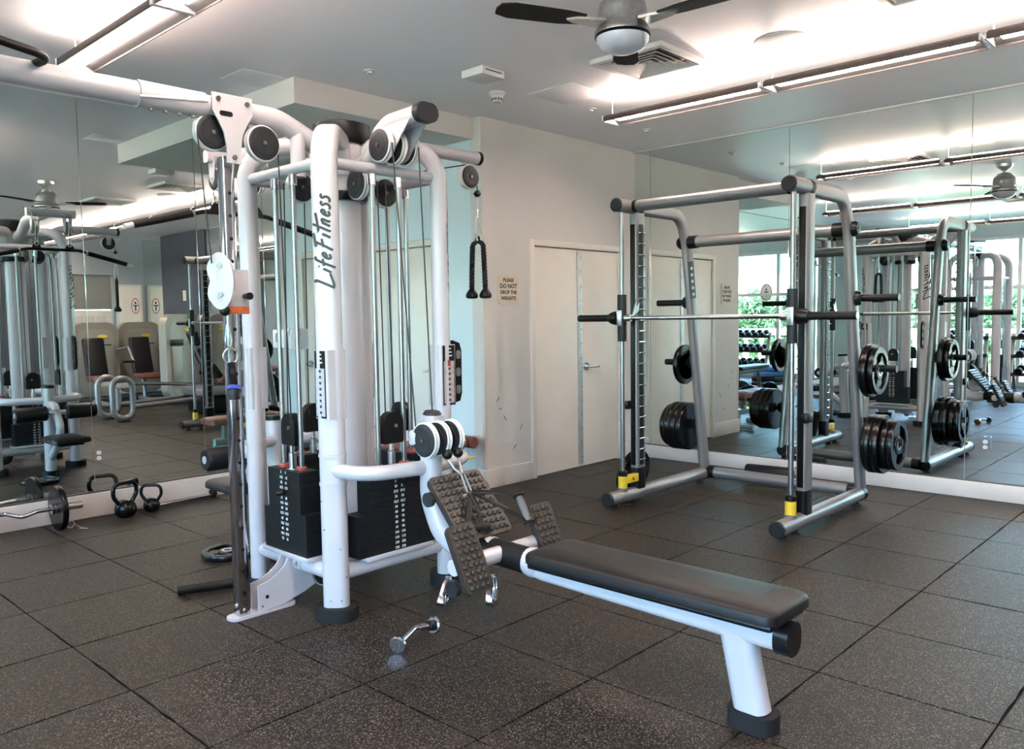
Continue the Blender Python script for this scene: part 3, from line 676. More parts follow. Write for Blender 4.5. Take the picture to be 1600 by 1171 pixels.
# side 0: seated row boom
TB = side(0)
bp_ = fillet([V(X0, Y0 - .10, 2.10), V(X0, Y0 - .25, 2.12), V(X0, Y0 - .37, 2.275), V(X0, 1.60, 2.285)], .16, 7)
boom = MB().sweep(bp_, rrect(.078, .118, .038, 5), ref=(0, 0, 1)).build('row_boom', WHITE, tower)
MB().sweep([V(X0, 1.60, 2.285), V(X0, 1.572, 2.286), V(X0, 1.562, 2.286)], rrect(.086, .128, .042, 5), ref=(0, 0, 1)).build('boom_end_cap', GREYP, boom)
for s_ in (-1, 1):
    x = X0 + s_*.05
    MB().prism([(0, 0), (.26, .0), (.20, -.06), (.12, -.15), (.07, -.17), (.03, -.15), (0.01, -.06)], (x - .003, 1.885, 2.262), (0, -1, 0), (0, 0, 1), -.006).build('pulley_bracket', WHITE, tower)
    pulley((X0 + s_*.078, 1.80, 2.165), (1, 0, 0), .078, tower)
    MB().tube([(X0 + s_*.078, 1.722, 2.165), (X0 + s_*.05 - .05, 1.57, .835)], .0034, 8).build('cable', CABLE, tower)
pulley((X0, 1.80, 2.165), (1, 0, 0), .080, tower)
# row column, bumper tubes, bench
spine = fillet([V(X0, 1.575, .93), V(X0, 1.60, .55), V(X0, 1.50, .34), V(X0, 1.20, .375), V(X0, .96, .362)], [0, .25, .16, .1, 0], 8)
MB().sweep(spine[:-1], rrect(.105, .085, .04, 5), ref=(0, -1, 0)).build('row_column', WHITE, tower)
MB().cyl((X0, 1.575, .93), (X0, 1.573, .945), .045, .036, seg=20).build('column_cap', GREYP, tower)
for s_ in (-1, 1):
    MB().tube([(X0 + s_*HB, Y0 - HB, .685), (X0 + s_*(HB - .03), 1.665, .685), (X0 + s_*.02, 1.605, .685)], .034, 16, rad=.15).build('bumper_tube', WHITE, tower)
for i, x in enumerate((-.105, -.03, .045)):
    pulley((X0 + x, 1.50, .83), (1, 0, 0), .080, tower, wd=.026)
MB().box((X0 - .125, 1.54, .80), (X0 + .07, 1.60, .87), .012).build('pulley_yoke', WHITE, tower)
MB().cyl((X0, 1.30, .37), (X0, .965, .362), .056, seg=24).build('black_spine_sleeve', RUBBER, tower)
beam = MB().sweep([V(X0, .985, .358), V(X0, .90, .345), V(X0, .1, .33), V(X0, -.10, .33)], rrect(.085, .085, .025, 4), ref=(0, 0, 1)).build('bench_beam', WHITE, tower)
MB().sphere((X0, .96, .362), .062, (1, 1.1, 1)).build('beam_collar', WHITE, tower)
MB().sweep([V(X0, -.10, .33), V(X0, -.135, .33), V(X0, -.15, .33)], rrect(.11, .105, .045, 5), ref=(0, 0, 1)).build('beam_end_cap', BLACK, tower)
lg = MB().sweep([V(X0, .045, .31), V(X0, -.01, .05)], rrect(.12, .085, .036, 5), ref=(0, -1, 0)).build('bench_leg', WHITE, tower)
MB().sweep([V(X0, -.012, 0), V(X0, -.012, .05), V(X0, -.012, .058)], rrect(.17, .125, .055, 6), ref=(0, 1, 0)).build('rubber_foot', RUBFOOT, lg)
b = MB(); b.box((X0 - .125, -.13, .378), (X0 + .125, .89, .402), .010)
b.build('pad_base', BLACK, tower)
# pad: rounded plan with crowned top
def pad(x0, x1, y0, y1, z0, z1, r, name, m, parent, crown=.01):
    b = MB(); cx, cy_ = (x0+x1)/2, (y0+y1)/2; wd, ht = x1-x0, y1-y0
    rings = []
    for ins, z in ((.008, z0), (0, z0 + .006), (0, z1 - .022), (.006, z1 - .010), (.018, z1 - .003), (.05, z1 + crown*.5), (min(wd, ht)*.32, z1 + crown)):
        rings.append(b.ring([V(cx + px, cy_ + py, z) for px, py in rrect(wd - 2*ins, ht - 2*ins, max(r - ins*.6, .004), 5)]))
    b.skin(rings); return b.build(name, m, parent)
pad(X0 - .15, X0 + .15, -.15, .90, .402, .452, .05, 'bench_pad', VINYL, tower)
# studded foot plates
def stud_plate(cx, y_top, z_top, y_bot, z_bot, wd, nx, ny, parent):
    c = V(cx, (y_top + y_bot)/2, (z_top + z_bot)/2); Yd = V(0, y_top - y_bot, z_top - z_bot); L = Yd.length; Yd.normalize(); Xd = V(1, 0, 0); n = Xd.cross(Yd)
    pl = MB().prism(rrect(wd, L, .022), c - n*.0, Xd, Yd, .022).build('foot_plate', PADRUB, parent)
    b = MB()
    for i in range(nx):
        for j in range(ny):
            q = c + n*.022 + Xd*((i + .5)/nx - .5)*(wd - .02) + Yd*((j + .5)/ny - .5)*(L - .02)
            b.lathe([(.0122, 0), (.0116, .005), (.0080, .0085), (0, .0095)], q, n, 9)
    o = b.build('grip_studs', PADRUB, pl); o['kind'] = 'stuff'
    MB().prism(rrect(wd - .01, L - .01, .02), c - n*.012, Xd, Yd, .012).build('plate_backing', GREYP, pl)
    return pl
stud_plate(X0, 1.455, .66, 1.235, .415, .305, 9, 9, tower)
stud_plate(X0 - .24, 1.165, .53, 1.04, .275, .142, 4, 9, tower)
stud_plate(X0 + .24, 1.165, .53, 1.04, .275, .142, 4, 9, tower)
MB().cyl((X0 - .30, 1.125, .375), (X0 + .30, 1.125, .375), .034, seg=18).build('foot_crossbar', WHITE, tower)
for s_ in (-1, 1):
    MB().cyl((X0 + s_*.155, 1.42, .585), (X0 + s_*.175, 1.42, .585), .032, seg=18).build('plate_knob', GREYP, tower)
    MB().cyl((X0 + s_*.305, 1.105, .30), (X0 + s_*.33, 1.105, .30), .034, seg=18).build('plate_knob', GREYP, tower)
MB().sweep([V(X0, 1.47, .50), V(X0, 1.34, .545)], rrect(.06, .10, .02), ref=(1, 0, 0)).build('plate_arm', WHITE, tower)
# side 1: high connecting bar and adjustable chrome column
hb = MB().tube([(X0 - .10, Y0, 2.19), (X0 - .20, Y0, 2.24), (X0 - .36, Y0, 2.308), (-3.92, Y0, 2.308)], .048, 22, rad=.25).build('connecting_bar', WHITE, tower)
MB().cyl((-1.55, Y0, 2.308), (-1.265, Y0, 2.308), .055, seg=24).build('splice_sleeve', WHITE, hb)
MB().tube([(-1.56, Y0 - .056, 2.285), (-1.27, Y0 - .056, 2.315)], .006, 8).build('sleeve_seam', WHITE, hb)
for x in (-1.50, -1.44, -1.38, -1.32): MB().cyl((x, Y0 - .02, 2.252), (x, Y0 - .02, 2.243), .010, seg=10).build('sleeve_bolt', DSTEEL, hb)
MB().cyl((X0 - .26, Y0 - .01, 2.05), (X0 - .26, Y0 - .01, 2.29), .036, seg=18).build('bar_strut', WHITE, tower)
for x, nm in ((-1.93, 0), (-2.9, 1)):
    MB().tube([(x, Y0 - .02, 2.34), (x + .02, Y0 - .13, 2.345), (x - .42, Y0 - .17, 2.40)] if nm == 0 else [(x, Y0 + .02, 2.34), (x, Y0 - .16, 2.36), (x - .5, Y0 - .2, 2.39)], .016, 12, rad=.05).build('pull_up_handle', RUBBER, hb)
bk = MB().prism([(-.095, .105), (.095, .105), (.095, .03), (.07, -.01), (.045, -.06), (.034, -.12), (.034, -.19), (-.034, -.19), (-.034, -.12), (-.045, -.06), (-.07, -.01), (-.095, .03)], (-1.158, Y0 - .054, 2.255), (1, 0, 0), (0, 0, 1), -.0 + .008).build('column_bracket', WHITE, hb)
MB().sweep([V(-1.19, Y0 - .0637, 2.275), V(-1.19, Y0 - .0625, 2.275)], [(x_, y_) for x_, y_ in rrect(.022, .062, .0105, 4)], ref=(0, 0, 1)).build('bracket_slot', BLACK, bk)
for x, z in ((-1.225, 2.335), (-1.09, 2.330), (-1.158, 2.09)): MB().cyl((x, Y0 - .062, z), (x, Y0 - .070, z), .011, seg=12).build('bracket_bolt', DSTEEL, bk)
pulley((-1.005, Y0 - .035, 2.175), (0, 1, 0), .082, tower, wd=.034)
pulley((-1.235, Y0 - .005, 2.195), (0, 1, 0), .080, tower, wd=.034)
MB().prism([(-.05, 0), (.05, 0), (.03, -.09), (-.03, -.09)], (-1.005, Y0 + .0, 2.27), (1, 0, 0), (0, 0, 1), .008).build('pulley_hanger', WHITE, tower)
col = MB().box((-1.198, Y0 - .028, .012), (-1.140, Y0 + .028, 2.10), .007).build('chrome_column', CHROME, tower)
b = MB()
for k in range(19):
    z = .12 + k * .101
    b.cyl((-1.169, Y0 - .0286, z), (-1.169, Y0 - .0280, z), .0085, seg=12)
o = b.build('adjustment_holes', BLACK, col); o['kind'] = 'stuff'
b = MB(); b.cyl((-1.169, Y0 - .028, .035), (-1.169, Y0 - .034, .035), .010, seg=12).cyl((-1.198, Y0, .06), (-1.206, Y0, .06), .010, seg=12); b.build('column_bolts', STEEL, col)
MB().prism(rrect(.34, .09, .04), (-1.07, Y0, 0.0), (1, 0, 0), (0, 1, 0), .012).build('column_foot', WHITE, tower)
gus = [(-1.105, .012), (-1.105, .135), (-1.06, .145), (-1.01, .165), (-.965, .20), (-.935, .245), (-.80, .245), (-.80, .19), (-.815, .12), (-.80, .075), (-.86, .05), (-.98, .018)]
for y in (Y0 - .036, Y0 + .028): MB().prism(gus, (0, y, 0), (1, 0, 0), (0, 0, 1), -.008).build('column_gusset', WHITE, tower)
for x, z in ((-1.06, .075), (-1.085, .035)): MB().cyl((x, Y0 - .037, z), (x, Y0 - .0362, z), .009 if z > .05 else .004, seg=12).build('gusset_hole', BLACK, tower)
pulley((-.72, Y0, .115), (0, 1, 0), .075, tower, wd=.03)
sl = MB()
sl.sweep([V(X0 - HB, Y0 - .10, .205), V(X0 - HB, Y0 + .10, .205)], [(.041*math.cos(2*PI*k/20), .041*math.sin(2*PI*k/20)) for k in range(20)]); s1 = sl.build('rail_sleeve', WHITE, tower)
for y in (-.07, .05): MB().cyl((X0 - HB - .040, Y0 + y, .208), (X0 - HB - .047, Y0 + y, .208), .011, seg=12).build('sleeve_bolt', STEEL, s1)
# carriage on the chrome column
cz = 1.50
cr = MB().box((-1.205, Y0 - .036, cz - .10), (-1.095, Y0 + .036, cz + .10), .006).build('carriage', WHITE, tower)
kid = []
for k in range(25):
    a = 2*PI*k/24; r_ = 1.0; x_ = .058*math.cos(a); y_ = .125*math.sin(a)
    if x_ < -.02 and abs(y_) < .05: x_ += .018*(1 - abs(y_)/.05)
    kid.append((x_, y_))
kid = kid[:-1]
cdir = V(.80, -.60, 0).normalized()
for o_ in (0, .034): MB().prism(kid, V(-1.255, Y0 - .075, cz + .045) + V(.60, .80, 0)*o_, cdir, (0, 0, 1), -.006 if 0 else .006).build('pulley_side_plate', WHITE, cr)
pulley(V(-1.255, Y0 - .075, cz + .10) + V(.60, .80, 0)*.018, V(.6, .8, 0), .055, tower, wd=.022, cap=False)
pulley(V(-1.255, Y0 - .075, cz - .01) + V(.60, .80, 0)*.018, V(.6, .8, 0), .055, tower, wd=.022, cap=False)
for z in (.11, -.015): MB().cyl(V(-1.255, Y0 - .075, cz + z) - V(.6, .8, 0)*.000, V(-1.255, Y0 - .075, cz + z) - V(.6, .8, 0)*.014, .011, seg=12).build('side_plate_bolt', DSTEEL, cr)
MB().cyl((-1.12, Y0 - .036, cz - .02), (-1.12, Y0 - .085, cz - .02), .011, .017, seg=16).build('plunger_knob', BLACK, cr)
MB().box((-1.198, Y0 - .0375, cz - .098), (-1.10, Y0 - .036, cz - .066)).build('orange_label', ORANGE, cr)
MB().sphere((-1.235, Y0 - .07, cz - .085), .024).build('cable_stop_ball', BLACK, cr)
MB().tube([(-1.31, Y0 - .03, 2.19), (-1.29, Y0 - .075, cz + .12)], .0034, 8).build('cable', CABLE, tower)
MB().tube([(-.925, Y0 - .035, 2.175), (-.885, Y0 - .03, .10)], .0034, 8).build('cable', CABLE, tower)
# rep counter clamped to a guide rod
T1 = side(1)
rc = MB().box(T1(.29, -.15, 1.235), T1(.335, -.05, 1.325), .006).build('rep_counter', WHITEP, tower)
q = T1(.336, -.10, 1.285)
MB().box((q.x - .001, q.y - .018, q.z - .02), (q.x + .0005, q.y + .018, q.z + .022)).build('counter_screen', GREYLCD, rc)
q = T1(.30, .02, 1.28)
MB().box((q.x - .03, q.y - .05, 1.23), (q.x + .03, q.y + .06, 1.33), .008).build('clear_cover', CLEAR, rc)
# exercise placards and attachment racks on the posts
def placard(sx_, sy_, face, paper, red):
    d = V(sx_, sy_, 0).normalized(); base = V(X0 + sx_*HB, Y0 + sy_*HB, 0)
    f = Vector(face).normalized(); s_ = V(-f.y, f.x, 0)
    b = MB(); b.sweep([base + V(0, 0, .925), base + V(0, 0, 1.235)], rrect(.104, .104, .012, 3), ref=(1, 0, 0)); bx = b.build('placard_sleeve', WHITE, tower)
    c = base + f*.0522 + V(0, 0, 1.08)
    X = V(0, 0, 1).cross(f) * -1; X = V(-f.y, f.x, 0)
    MB().prism(rrect(.080, .302, .004), c, X, (0, 0, 1), .002).build('placard_backing', BLACK, bx)
    n = X.cross(V(0, 0, 1))
    MB().prism(rrect(.068, .215, .002), c + n*.002 - V(0, 0, .035), X, (0, 0, 1), .001).build('placard_sheet', paper, bx)
    b = MB()
    for j in range(8):
        b.obox(c + n*.0035 + V(0, 0, .06 - j*.0265), (.018 if abs(X.x) > .5 else .001, .018 if abs(X.y) > .5 else .001, .011))
    o = b.build('placard_figures', INK, bx); o['kind'] = 'stuff'
    b = MB()
    for j, wd in ((0, .03), (1, .036), (2, .042)): b.obox(c + n*.0035 + V(0, 0, .135 - j*.018), (wd if abs(X.x) > .5 else .001, wd if abs(X.y) > .5 else .001, .007))
    o = b.build('placard_heading', NUM, bx); o['kind'] = 'stuff'
    if red: MB().obox(c + n*.004 + V(0, 0, .062), (.02 if abs(X.x) > .5 else .001, .02 if abs(X.y) > .5 else .001, .03)).build('placard_red_figure', RED, bx)
placard(-1, -1, (-1, 0, 0), PLACARD, False); placard(1, -1, (0, -1, 0), PLINK, True)
placard(-1, 1, (0, 1, 0), PLACARD, False); placard(1, 1, (1, 0, 0), PLACARD, False)
for (sx_, sy_, dx, dy) in ((1, -1, 1, 0), (1, 1, 0, 1), (-1, 1, -1, 0)):
    base = V(X0 + sx_*HB, Y0 + sy_*HB, 0) + V(dx, dy, 0)*.062
    X = V(dx, dy, 0)
    rk = MB().prism([(0, -.16), (.045, -.15), (.058, -.11), (.058, .11), (.045, .15), (0, .165), (0, .08), (.012, .07), (.012, .04), (0, .03), (0, -.05), (.012, -.06), (.012, -.09), (0, -.10)], base + V(0, 0, 1.09), X, (0, 0, 1), .02).build('attachment_rack', BLACK, tower)
    nn = X.cross(V(0, 0, 1))
    for z in (.09, .0, -.09): MB().prism(rrect(.032, .045, .012), base + X*.034 + nn*.02 + V(0, 0, 1.09 + z), X, (0, 0, 1), .0015).build('rack_pocket', STEEL, rk)
# side 3: triceps boom
tb = MB().tube([(X0 + .08, Y0, 2.16), (X0 + .25, Y0, 2.20), (X0 + .42, Y0, 2.292), (.40, Y0, 2.296)], .036, 20, rad=.2).build('triceps_boom', WHITE, tower)
MB().lathe([(.0365, 0), (.039, .004), (.039, .022), (.030, .030), (0, .030)], (.398, Y0, 2.296), (1, 0, 0), 24).build('boom_end_cap', BLACK, tb)
pulley((.32, Y0 - .012, 2.178), (0, 1, 0), .070, tower, wd=.032)
MB().prism([(-.03, 0), (.03, 0), (.02, -.12), (-.02, -.12)], (.32, Y0 + .012, 2.28), (1, 0, 0), (0, 0, 1), .006).build('pulley_hanger', WHITE, tower)
MB().tube([(.385, Y0 - .012, 2.16), (.388, Y0 - .012, 2.11)], .0032, 8).build('cable', CABLE, tower)
MB().tube([(.30, Y0 - .012, 2.245), (X0 + .3, Y0 - .012, 2.12)], .0032, 8).build('cable', CABLE, tower)
# side 2: lat pulldown boom, seat and knee rollers
lb = MB().tube([(X0, Y0 + .08, 2.16), (X0, Y0 + .25, 2.20), (X0, Y0 + .42, 2.31), (X0, 3.24, 2.325)], .046, 20, rad=.2).build('lat_boom', WHITE, tower)
MB().sweep([V(X0 - .19, 3.27, 2.31), V(X0 + .19, 3.27, 2.31)], rrect(.07, .06, .02), ref=(0, 0, 1)).build('boom_cross_head', WHITE, tower)
for s_ in (-1, 1):
    for o_ in (-.024, .024): MB().prism([(-.04, .03), (.04, .03), (.025, -.10), (0, -.125), (-.025, -.10)], (X0 + s_*.13 + o_ - .003, 3.27, 2.28), (0, 1, 0), (0, 0, 1), .006).build('pulley_cheek', WHITE, tower)
    pulley((X0 + s_*.13, 3.27, 2.185), (1, 0, 0), .066, tower, wd=.028)
    MB().tube([(X0 + s_*.13, 3.333, 2.185), (X0 + s_*.13, 3.30, 2.075)], .0032, 8).build('cable', CABLE, tower)
lc = MB().sweep([V(X0, 2.93, .055), V(X0, 2.97, .80)], rrect(.115, .08, .036, 5), ref=(0, 1, 0)).build('lat_column', WHITE, tower)
MB().sweep([V(X0, 2.93, 0), V(X0, 2.93, .055)], rrect(.17, .125, .05, 5), ref=(0, 1, 0)).build('rubber_foot', RUBFOOT, lc)
MB().sweep([V(X0, 2.97, .80), V(X0, 2.971, .825)], rrect(.12, .085, .036, 5), ref=(0, 1, 0)).build('column_cap', BLACK, lc)
for s_ in (-1, 1): MB().tube([(X0 + s_*HB, Y0 + HB, .685), (X0 + s_*(HB - .03), 2.83, .685), (X0 + s_*.02, 2.94, .685)], .034, 16, rad=.15).build('bumper_tube', WHITE, tower)
MB().tube([(X0, 2.96, .66), (X0, 3.12, .64), (X0, 3.15, .60)], .034, 16, rad=.05).build('roller_arm', WHITE, tower)
MB().cyl((X0 - .33, 3.15, .59), (X0 + .33, 3.15, .59), .022, seg=14).build('roller_shaft', WHITE, tower)
for s_ in (-1, 1):
    MB().lathe([(0, 0), (.055, 0), (.066, .012), (.066, .235), (.055, .25), (0, .25)], (X0 + s_*.075, 3.15, .59), (s_, 0, 0), 28).build('knee_roller', VINYL, tower)
MB().tube([(X0, 3.14, .60), (X0, 3.24, .48), (X0, 3.20, .36), (X0, 2.96, .16)], .032, 16, rad=.14).build('seat_strut', WHITE, tower)
MB().box((X0 - .10, 3.25, .33), (X0 + .10, 3.50, .352), .006).build('seat_base', BLACK, tower)
pad(X0 - .155, X0 + .155, 3.20, 3.55, .352, .405, .05, 'seat_pad', VINYL, tower)

# attachments hanging from the tower
def carabiner(top, parent, h=.07, X=(1, 0, 0), wd=.028):
    top = Vector(top); X = Vector(X)
    MB().tube([top + X*px*wd/.028 - V(0, 0, pz*h/.07) for px, pz in ((-.006, 0), (.006, 0), (.014, .05), (.008, .07), (-.008, .07), (-.014, .05))], .0035, 8, rad=.006, closed=True, fs=3).build('carabiner', STEEL, parent)
rope = thing('triceps_rope', 'black braided triceps rope with two rubber ends hanging from the tower', 'rope', (.386, Y0, 2.10))
MB().obox((.388, Y0 - .012, 2.09), (.030, .030, .030), Matrix.Rotation(PI/4, 3, 'Y'), .004).build('cable_stop', BLACK, rope)
MB().cyl((.388, Y0 - .012, 2.075), (.386, Y0 - .012, 1.985), .0035, seg=8).cyl((.387, Y0 - .012, 2.0), (.386, Y0 - .012, 1.95), .008, seg=10).build('swivel', STEEL, rope)
carabiner((.386, Y0 - .012, 1.955), rope, .12, wd=.042)
MB().lathe([(.012, -.008), (.022, -.008), (.022, .008), (.012, .008), (.012, -.008)], (.386, Y0 - .012, 1.835), (0, 1, 0), 18, closed=False).build('eyelet', STEEL, rope)
for s_ in (-1, 1):
    rp = lambda h, z: (.386 + s_*h*.36, Y0 - .012 - s_*h*.93, z)
    pts = fillet([rp(0, 1.815), rp(.034, 1.80), rp(.040, 1.66), rp(.044, 1.53)], .03, 6)
    # twisted three-strand braid
    dens = []
    tot = 0; segs = []
    for a, b_ in zip(pts[:-1], pts[1:]): segs.append((tot, a, b_)); tot += (b_ - a).length
    b = MB()
    for ph in range(3):
        q = []
        for i in range(73):
            t = tot * i / 72; sgm = [s for s in segs if s[0] <= t][-1]; L = (sgm[2] - sgm[1]).length
            p = sgm[1].lerp(sgm[2], min(1, (t - sgm[0]) / L)); T_ = (sgm[2] - sgm[1]).normalized()
            N = V(0, 1, 0); B = T_.cross(N); a = t / .062 * 2*PI + ph * 2*PI/3
            q.append(p + (N*math.cos(a) + B*math.sin(a)) * .0075)
        b.sweep(q, [(.0092*math.cos(2*PI*k/8), .0092*math.sin(2*PI*k/8)) for k in range(8)])
    b.build('braid', RUBBER, rope)
    MB().lathe([(0, 0), (.018, 0), (.026, -.012), (.036, -.028), (.037, -.042), (.030, -.052), (0, -.055)], rp(.044, 1.535), (0, 0, 1), 24).build('rope_end', BLACK, rope)
lat = thing('lat_bar', 'long black lat bar with foam grips hanging at the mirror side', 'bar', (X0, 3.30, 2.0))
lp = fillet([(X0 - .64, 3.30, 1.885), (X0 - .20, 3.30, 2.0), (X0 + .20, 3.30, 2.0), (X0 + .64, 3.30, 1.885)], .12, 6)
MB().tube(lp, .0125, 12).build('bar', RUBBER, lat)
for s_ in (-1, 1):
    a = V(X0 + s_*.60, 3.30, 1.896); b_ = V(X0 + s_*.27, 3.30, 1.981)
    MB().cyl(a, b_, .019, seg=16).build('foam_grip', RUBBER, lat)
    MB().cyl(a + (a - b_).normalized()*.002, a + (a - b_).normalized()*.05, .017, .016, 14).build('bar_tip', WHITEP, lat)
    MB().cyl(b_, b_ + (b_ - a).normalized()*.012, .022, seg=16).build('grip_collar', STEEL, lat)
    x = X0 + s_*.13
    MB().prism([(-.045, -.012), (.045, -.012), (.03, .03), (.012, .052), (-.012, .052), (-.03, .03)], (x, 3.295, 2.0), (1, 0, 0), (0, 0, 1), .01).build('hanger_tab', BLACK, lat)
    carabiner((x, 3.30, 2.095), lat, .065)
strap = thing('ankle_strap', 'black ankle strap with a blue ring hanging from the chrome column pulley', 'strap', (-1.235, Y0 - .075, 1.38))
sx0, sy0 = -1.225, Y0 - .075
MB().cyl((sx0, sy0, 1.42), (sx0, sy0, 1.34), .006, seg=10).build('swivel', STEEL, strap)
carabiner((sx0, sy0, 1.355), strap, .10)
MB().tube([V(sx0 + .005 + .034*math.cos(2*PI*k/24), sy0, 1.215 + .034*math.sin(2*PI*k/24)) for k in range(24)], .0035, 8, closed=True).build('steel_ring', STEEL, strap)
MB().sweep([V(sx0 + .008, sy0, 1.188), V(sx0 + .010, sy0 - .004, 1.12), V(sx0 + .016, sy0, 1.075)], rrect(.008, .036, .003, 2), ref=(0, 1, 0)).build('webbing', VINYL, strap)
MB().sphere((sx0 + .012, sy0 - .006, 1.145), .012, (1, .35, 1.3), 14, 10).build('badge', GREYP, strap)
MB().lathe([(.024, -.008), (.030, -.008), (.030, .008), (.024, .008)], (sx0 + .018, sy0, 1.070), (.3, .35, 1), 24).build('blue_ring', BLUER, strap)
MB().lathe([(.0, -.03), (.024, -.03), (.027, 0), (.022, .022), (0, .022)], (sx0 + .016, sy0, 1.05), (0, .1, 1), 20).build('cuff', VINYL, strap)
row = thing('strap_handle', 'black strap handles with a grey grip resting on the studded foot plate', 'handle', (X0, 1.35, .72))
for s_, x in ((-1, X0 - .035), (1, X0 + .030)):
    MB().sphere((x, 1.44, .765), .024).build('cable_stop_ball', BLACK, row)
    MB().tube([(x, 1.44, .745), (x*.6 + X0*.4, 1.41, .70), (X0, 1.385, .672)], .006, 8).build('chain_link', DSTEEL, row)
MB().tube([V(X0, 1.385, .68) + V(-.010, -.004, -.0) , V(X0 + .010, 1.381, .68), V(X0 + .012, 1.335, .60), V(X0 - .012, 1.335, .60)], .0045, 8, rad=.008, closed=True, fs=3).build('carabiner', DSTEEL, row)
def strapseg(a, b_, c=None): return MB().sweep([Vector(a), (Vector(a) + Vector(b_))/2 + V(0, -.008, .006), Vector(b_)], rrect(.005, .026, .002, 2), ref=(0, -.7, .7)).build('webbing', VINYL, row)
g0, g1 = V(X0 + .135, 1.165, .585), V(X0 + .125, 1.10, .485)
strapseg((X0 + .006, 1.33, .605), g0 + V(-.012, 0, .008)); strapseg((X0 + .006, 1.325, .60), g1 + V(-.012, -.004, .004))
strapseg((X0 - .004, 1.33, .60), (X0 - .085, 1.262, .49)); strapseg((X0 - .004, 1.325, .60), (X0 - .015, 1.245, .475))
MB().cyl(g0, g1, .0165, seg=18).build('grey_grip', mat('grey_grip_foam', (.10, .095, .09), .7, bump=(200, .2)), row)
for g, d in ((g0, g0 - g1), (g1, g1 - g0)): MB().lathe([(0, -.002), (.026, -.002), (.030, .004), (.026, .012), (0, .012)], g, d, 22).build('end_ring', BLACK, row)
MB().cyl((X0 - .12, 1.26, .480), (X0 + .005, 1.225, .468), .0165, seg=18).build('grip', GREYP, row)

# ------------------------------------------------------------------ olympic plates
def make_plate(name, R, th):
    b = MB()
    b.lathe([(R*.76, -th/2), (R*.97, -th/2), (R, -th*.3), (R, th*.3), (R*.97, th/2), (R*.76, th/2), (R*.74, th*.3), (R*.74, -th*.3), (R*.76, -th/2)], (0, 0, 0), (0, 0, 1), 44)
    me0 = b.mesh('weight_disc_rim', GLOSSR)
    b = MB(); b.bm.from_mesh(me0); bpy.data.meshes.remove(me0)
    b.lathe([(.026, -th*.42), (R*.36, -th*.42), (R*.38, -th*.3), (R*.38, th*.3), (R*.36, th*.42), (.026, th*.42)], (0, 0, 0), (0, 0, 1), 32)
    for k in range(3):
        a0 = 2*PI*k/3
        poly = [(R*.34*math.cos(a0 + t), R*.34*math.sin(a0 + t)) for t in (-.60, -.3, 0, .3, .60)] + [(R*.76*math.cos(a0 + t), R*.76*math.sin(a0 + t)) for t in (.50, .25, 0, -.25, -.50)]
        b.prism(poly, (0, 0, -th*.24), (1, 0, 0), (0, 1, 0), th*.48)
    me = b.mesh(name, GLOSSR)
    hub = MB().lathe([(.0255, -th*.46), (.036, -th*.46), (.036, th*.46), (.0255, th*.46), (.0255, -th*.46)], (0, 0, 0), (0, 0, 1), 26).mesh('hub_ring', STEEL)
    return me, hub
PL = {}
def plate(R, th, c, axis, label, group, spin=0, parent_rot=None):
    if (R, th) not in PL: PL[(R, th)] = make_plate('weight_plate_disc', R, th)
    me, hub = PL[(R, th)]
    o = link('weight_plate', me); o.location = c
    q = V(0, 0, 1).rotation_difference(Vector(axis).normalized()); q = q @ Matrix.Rotation(spin, 3, 'Z').to_quaternion()
    o.rotation_euler = q.to_euler(); o['label'] = label; o['category'] = 'weight plate'
    if group: o['group'] = group
    link('hub_ring', hub, o)
    return o

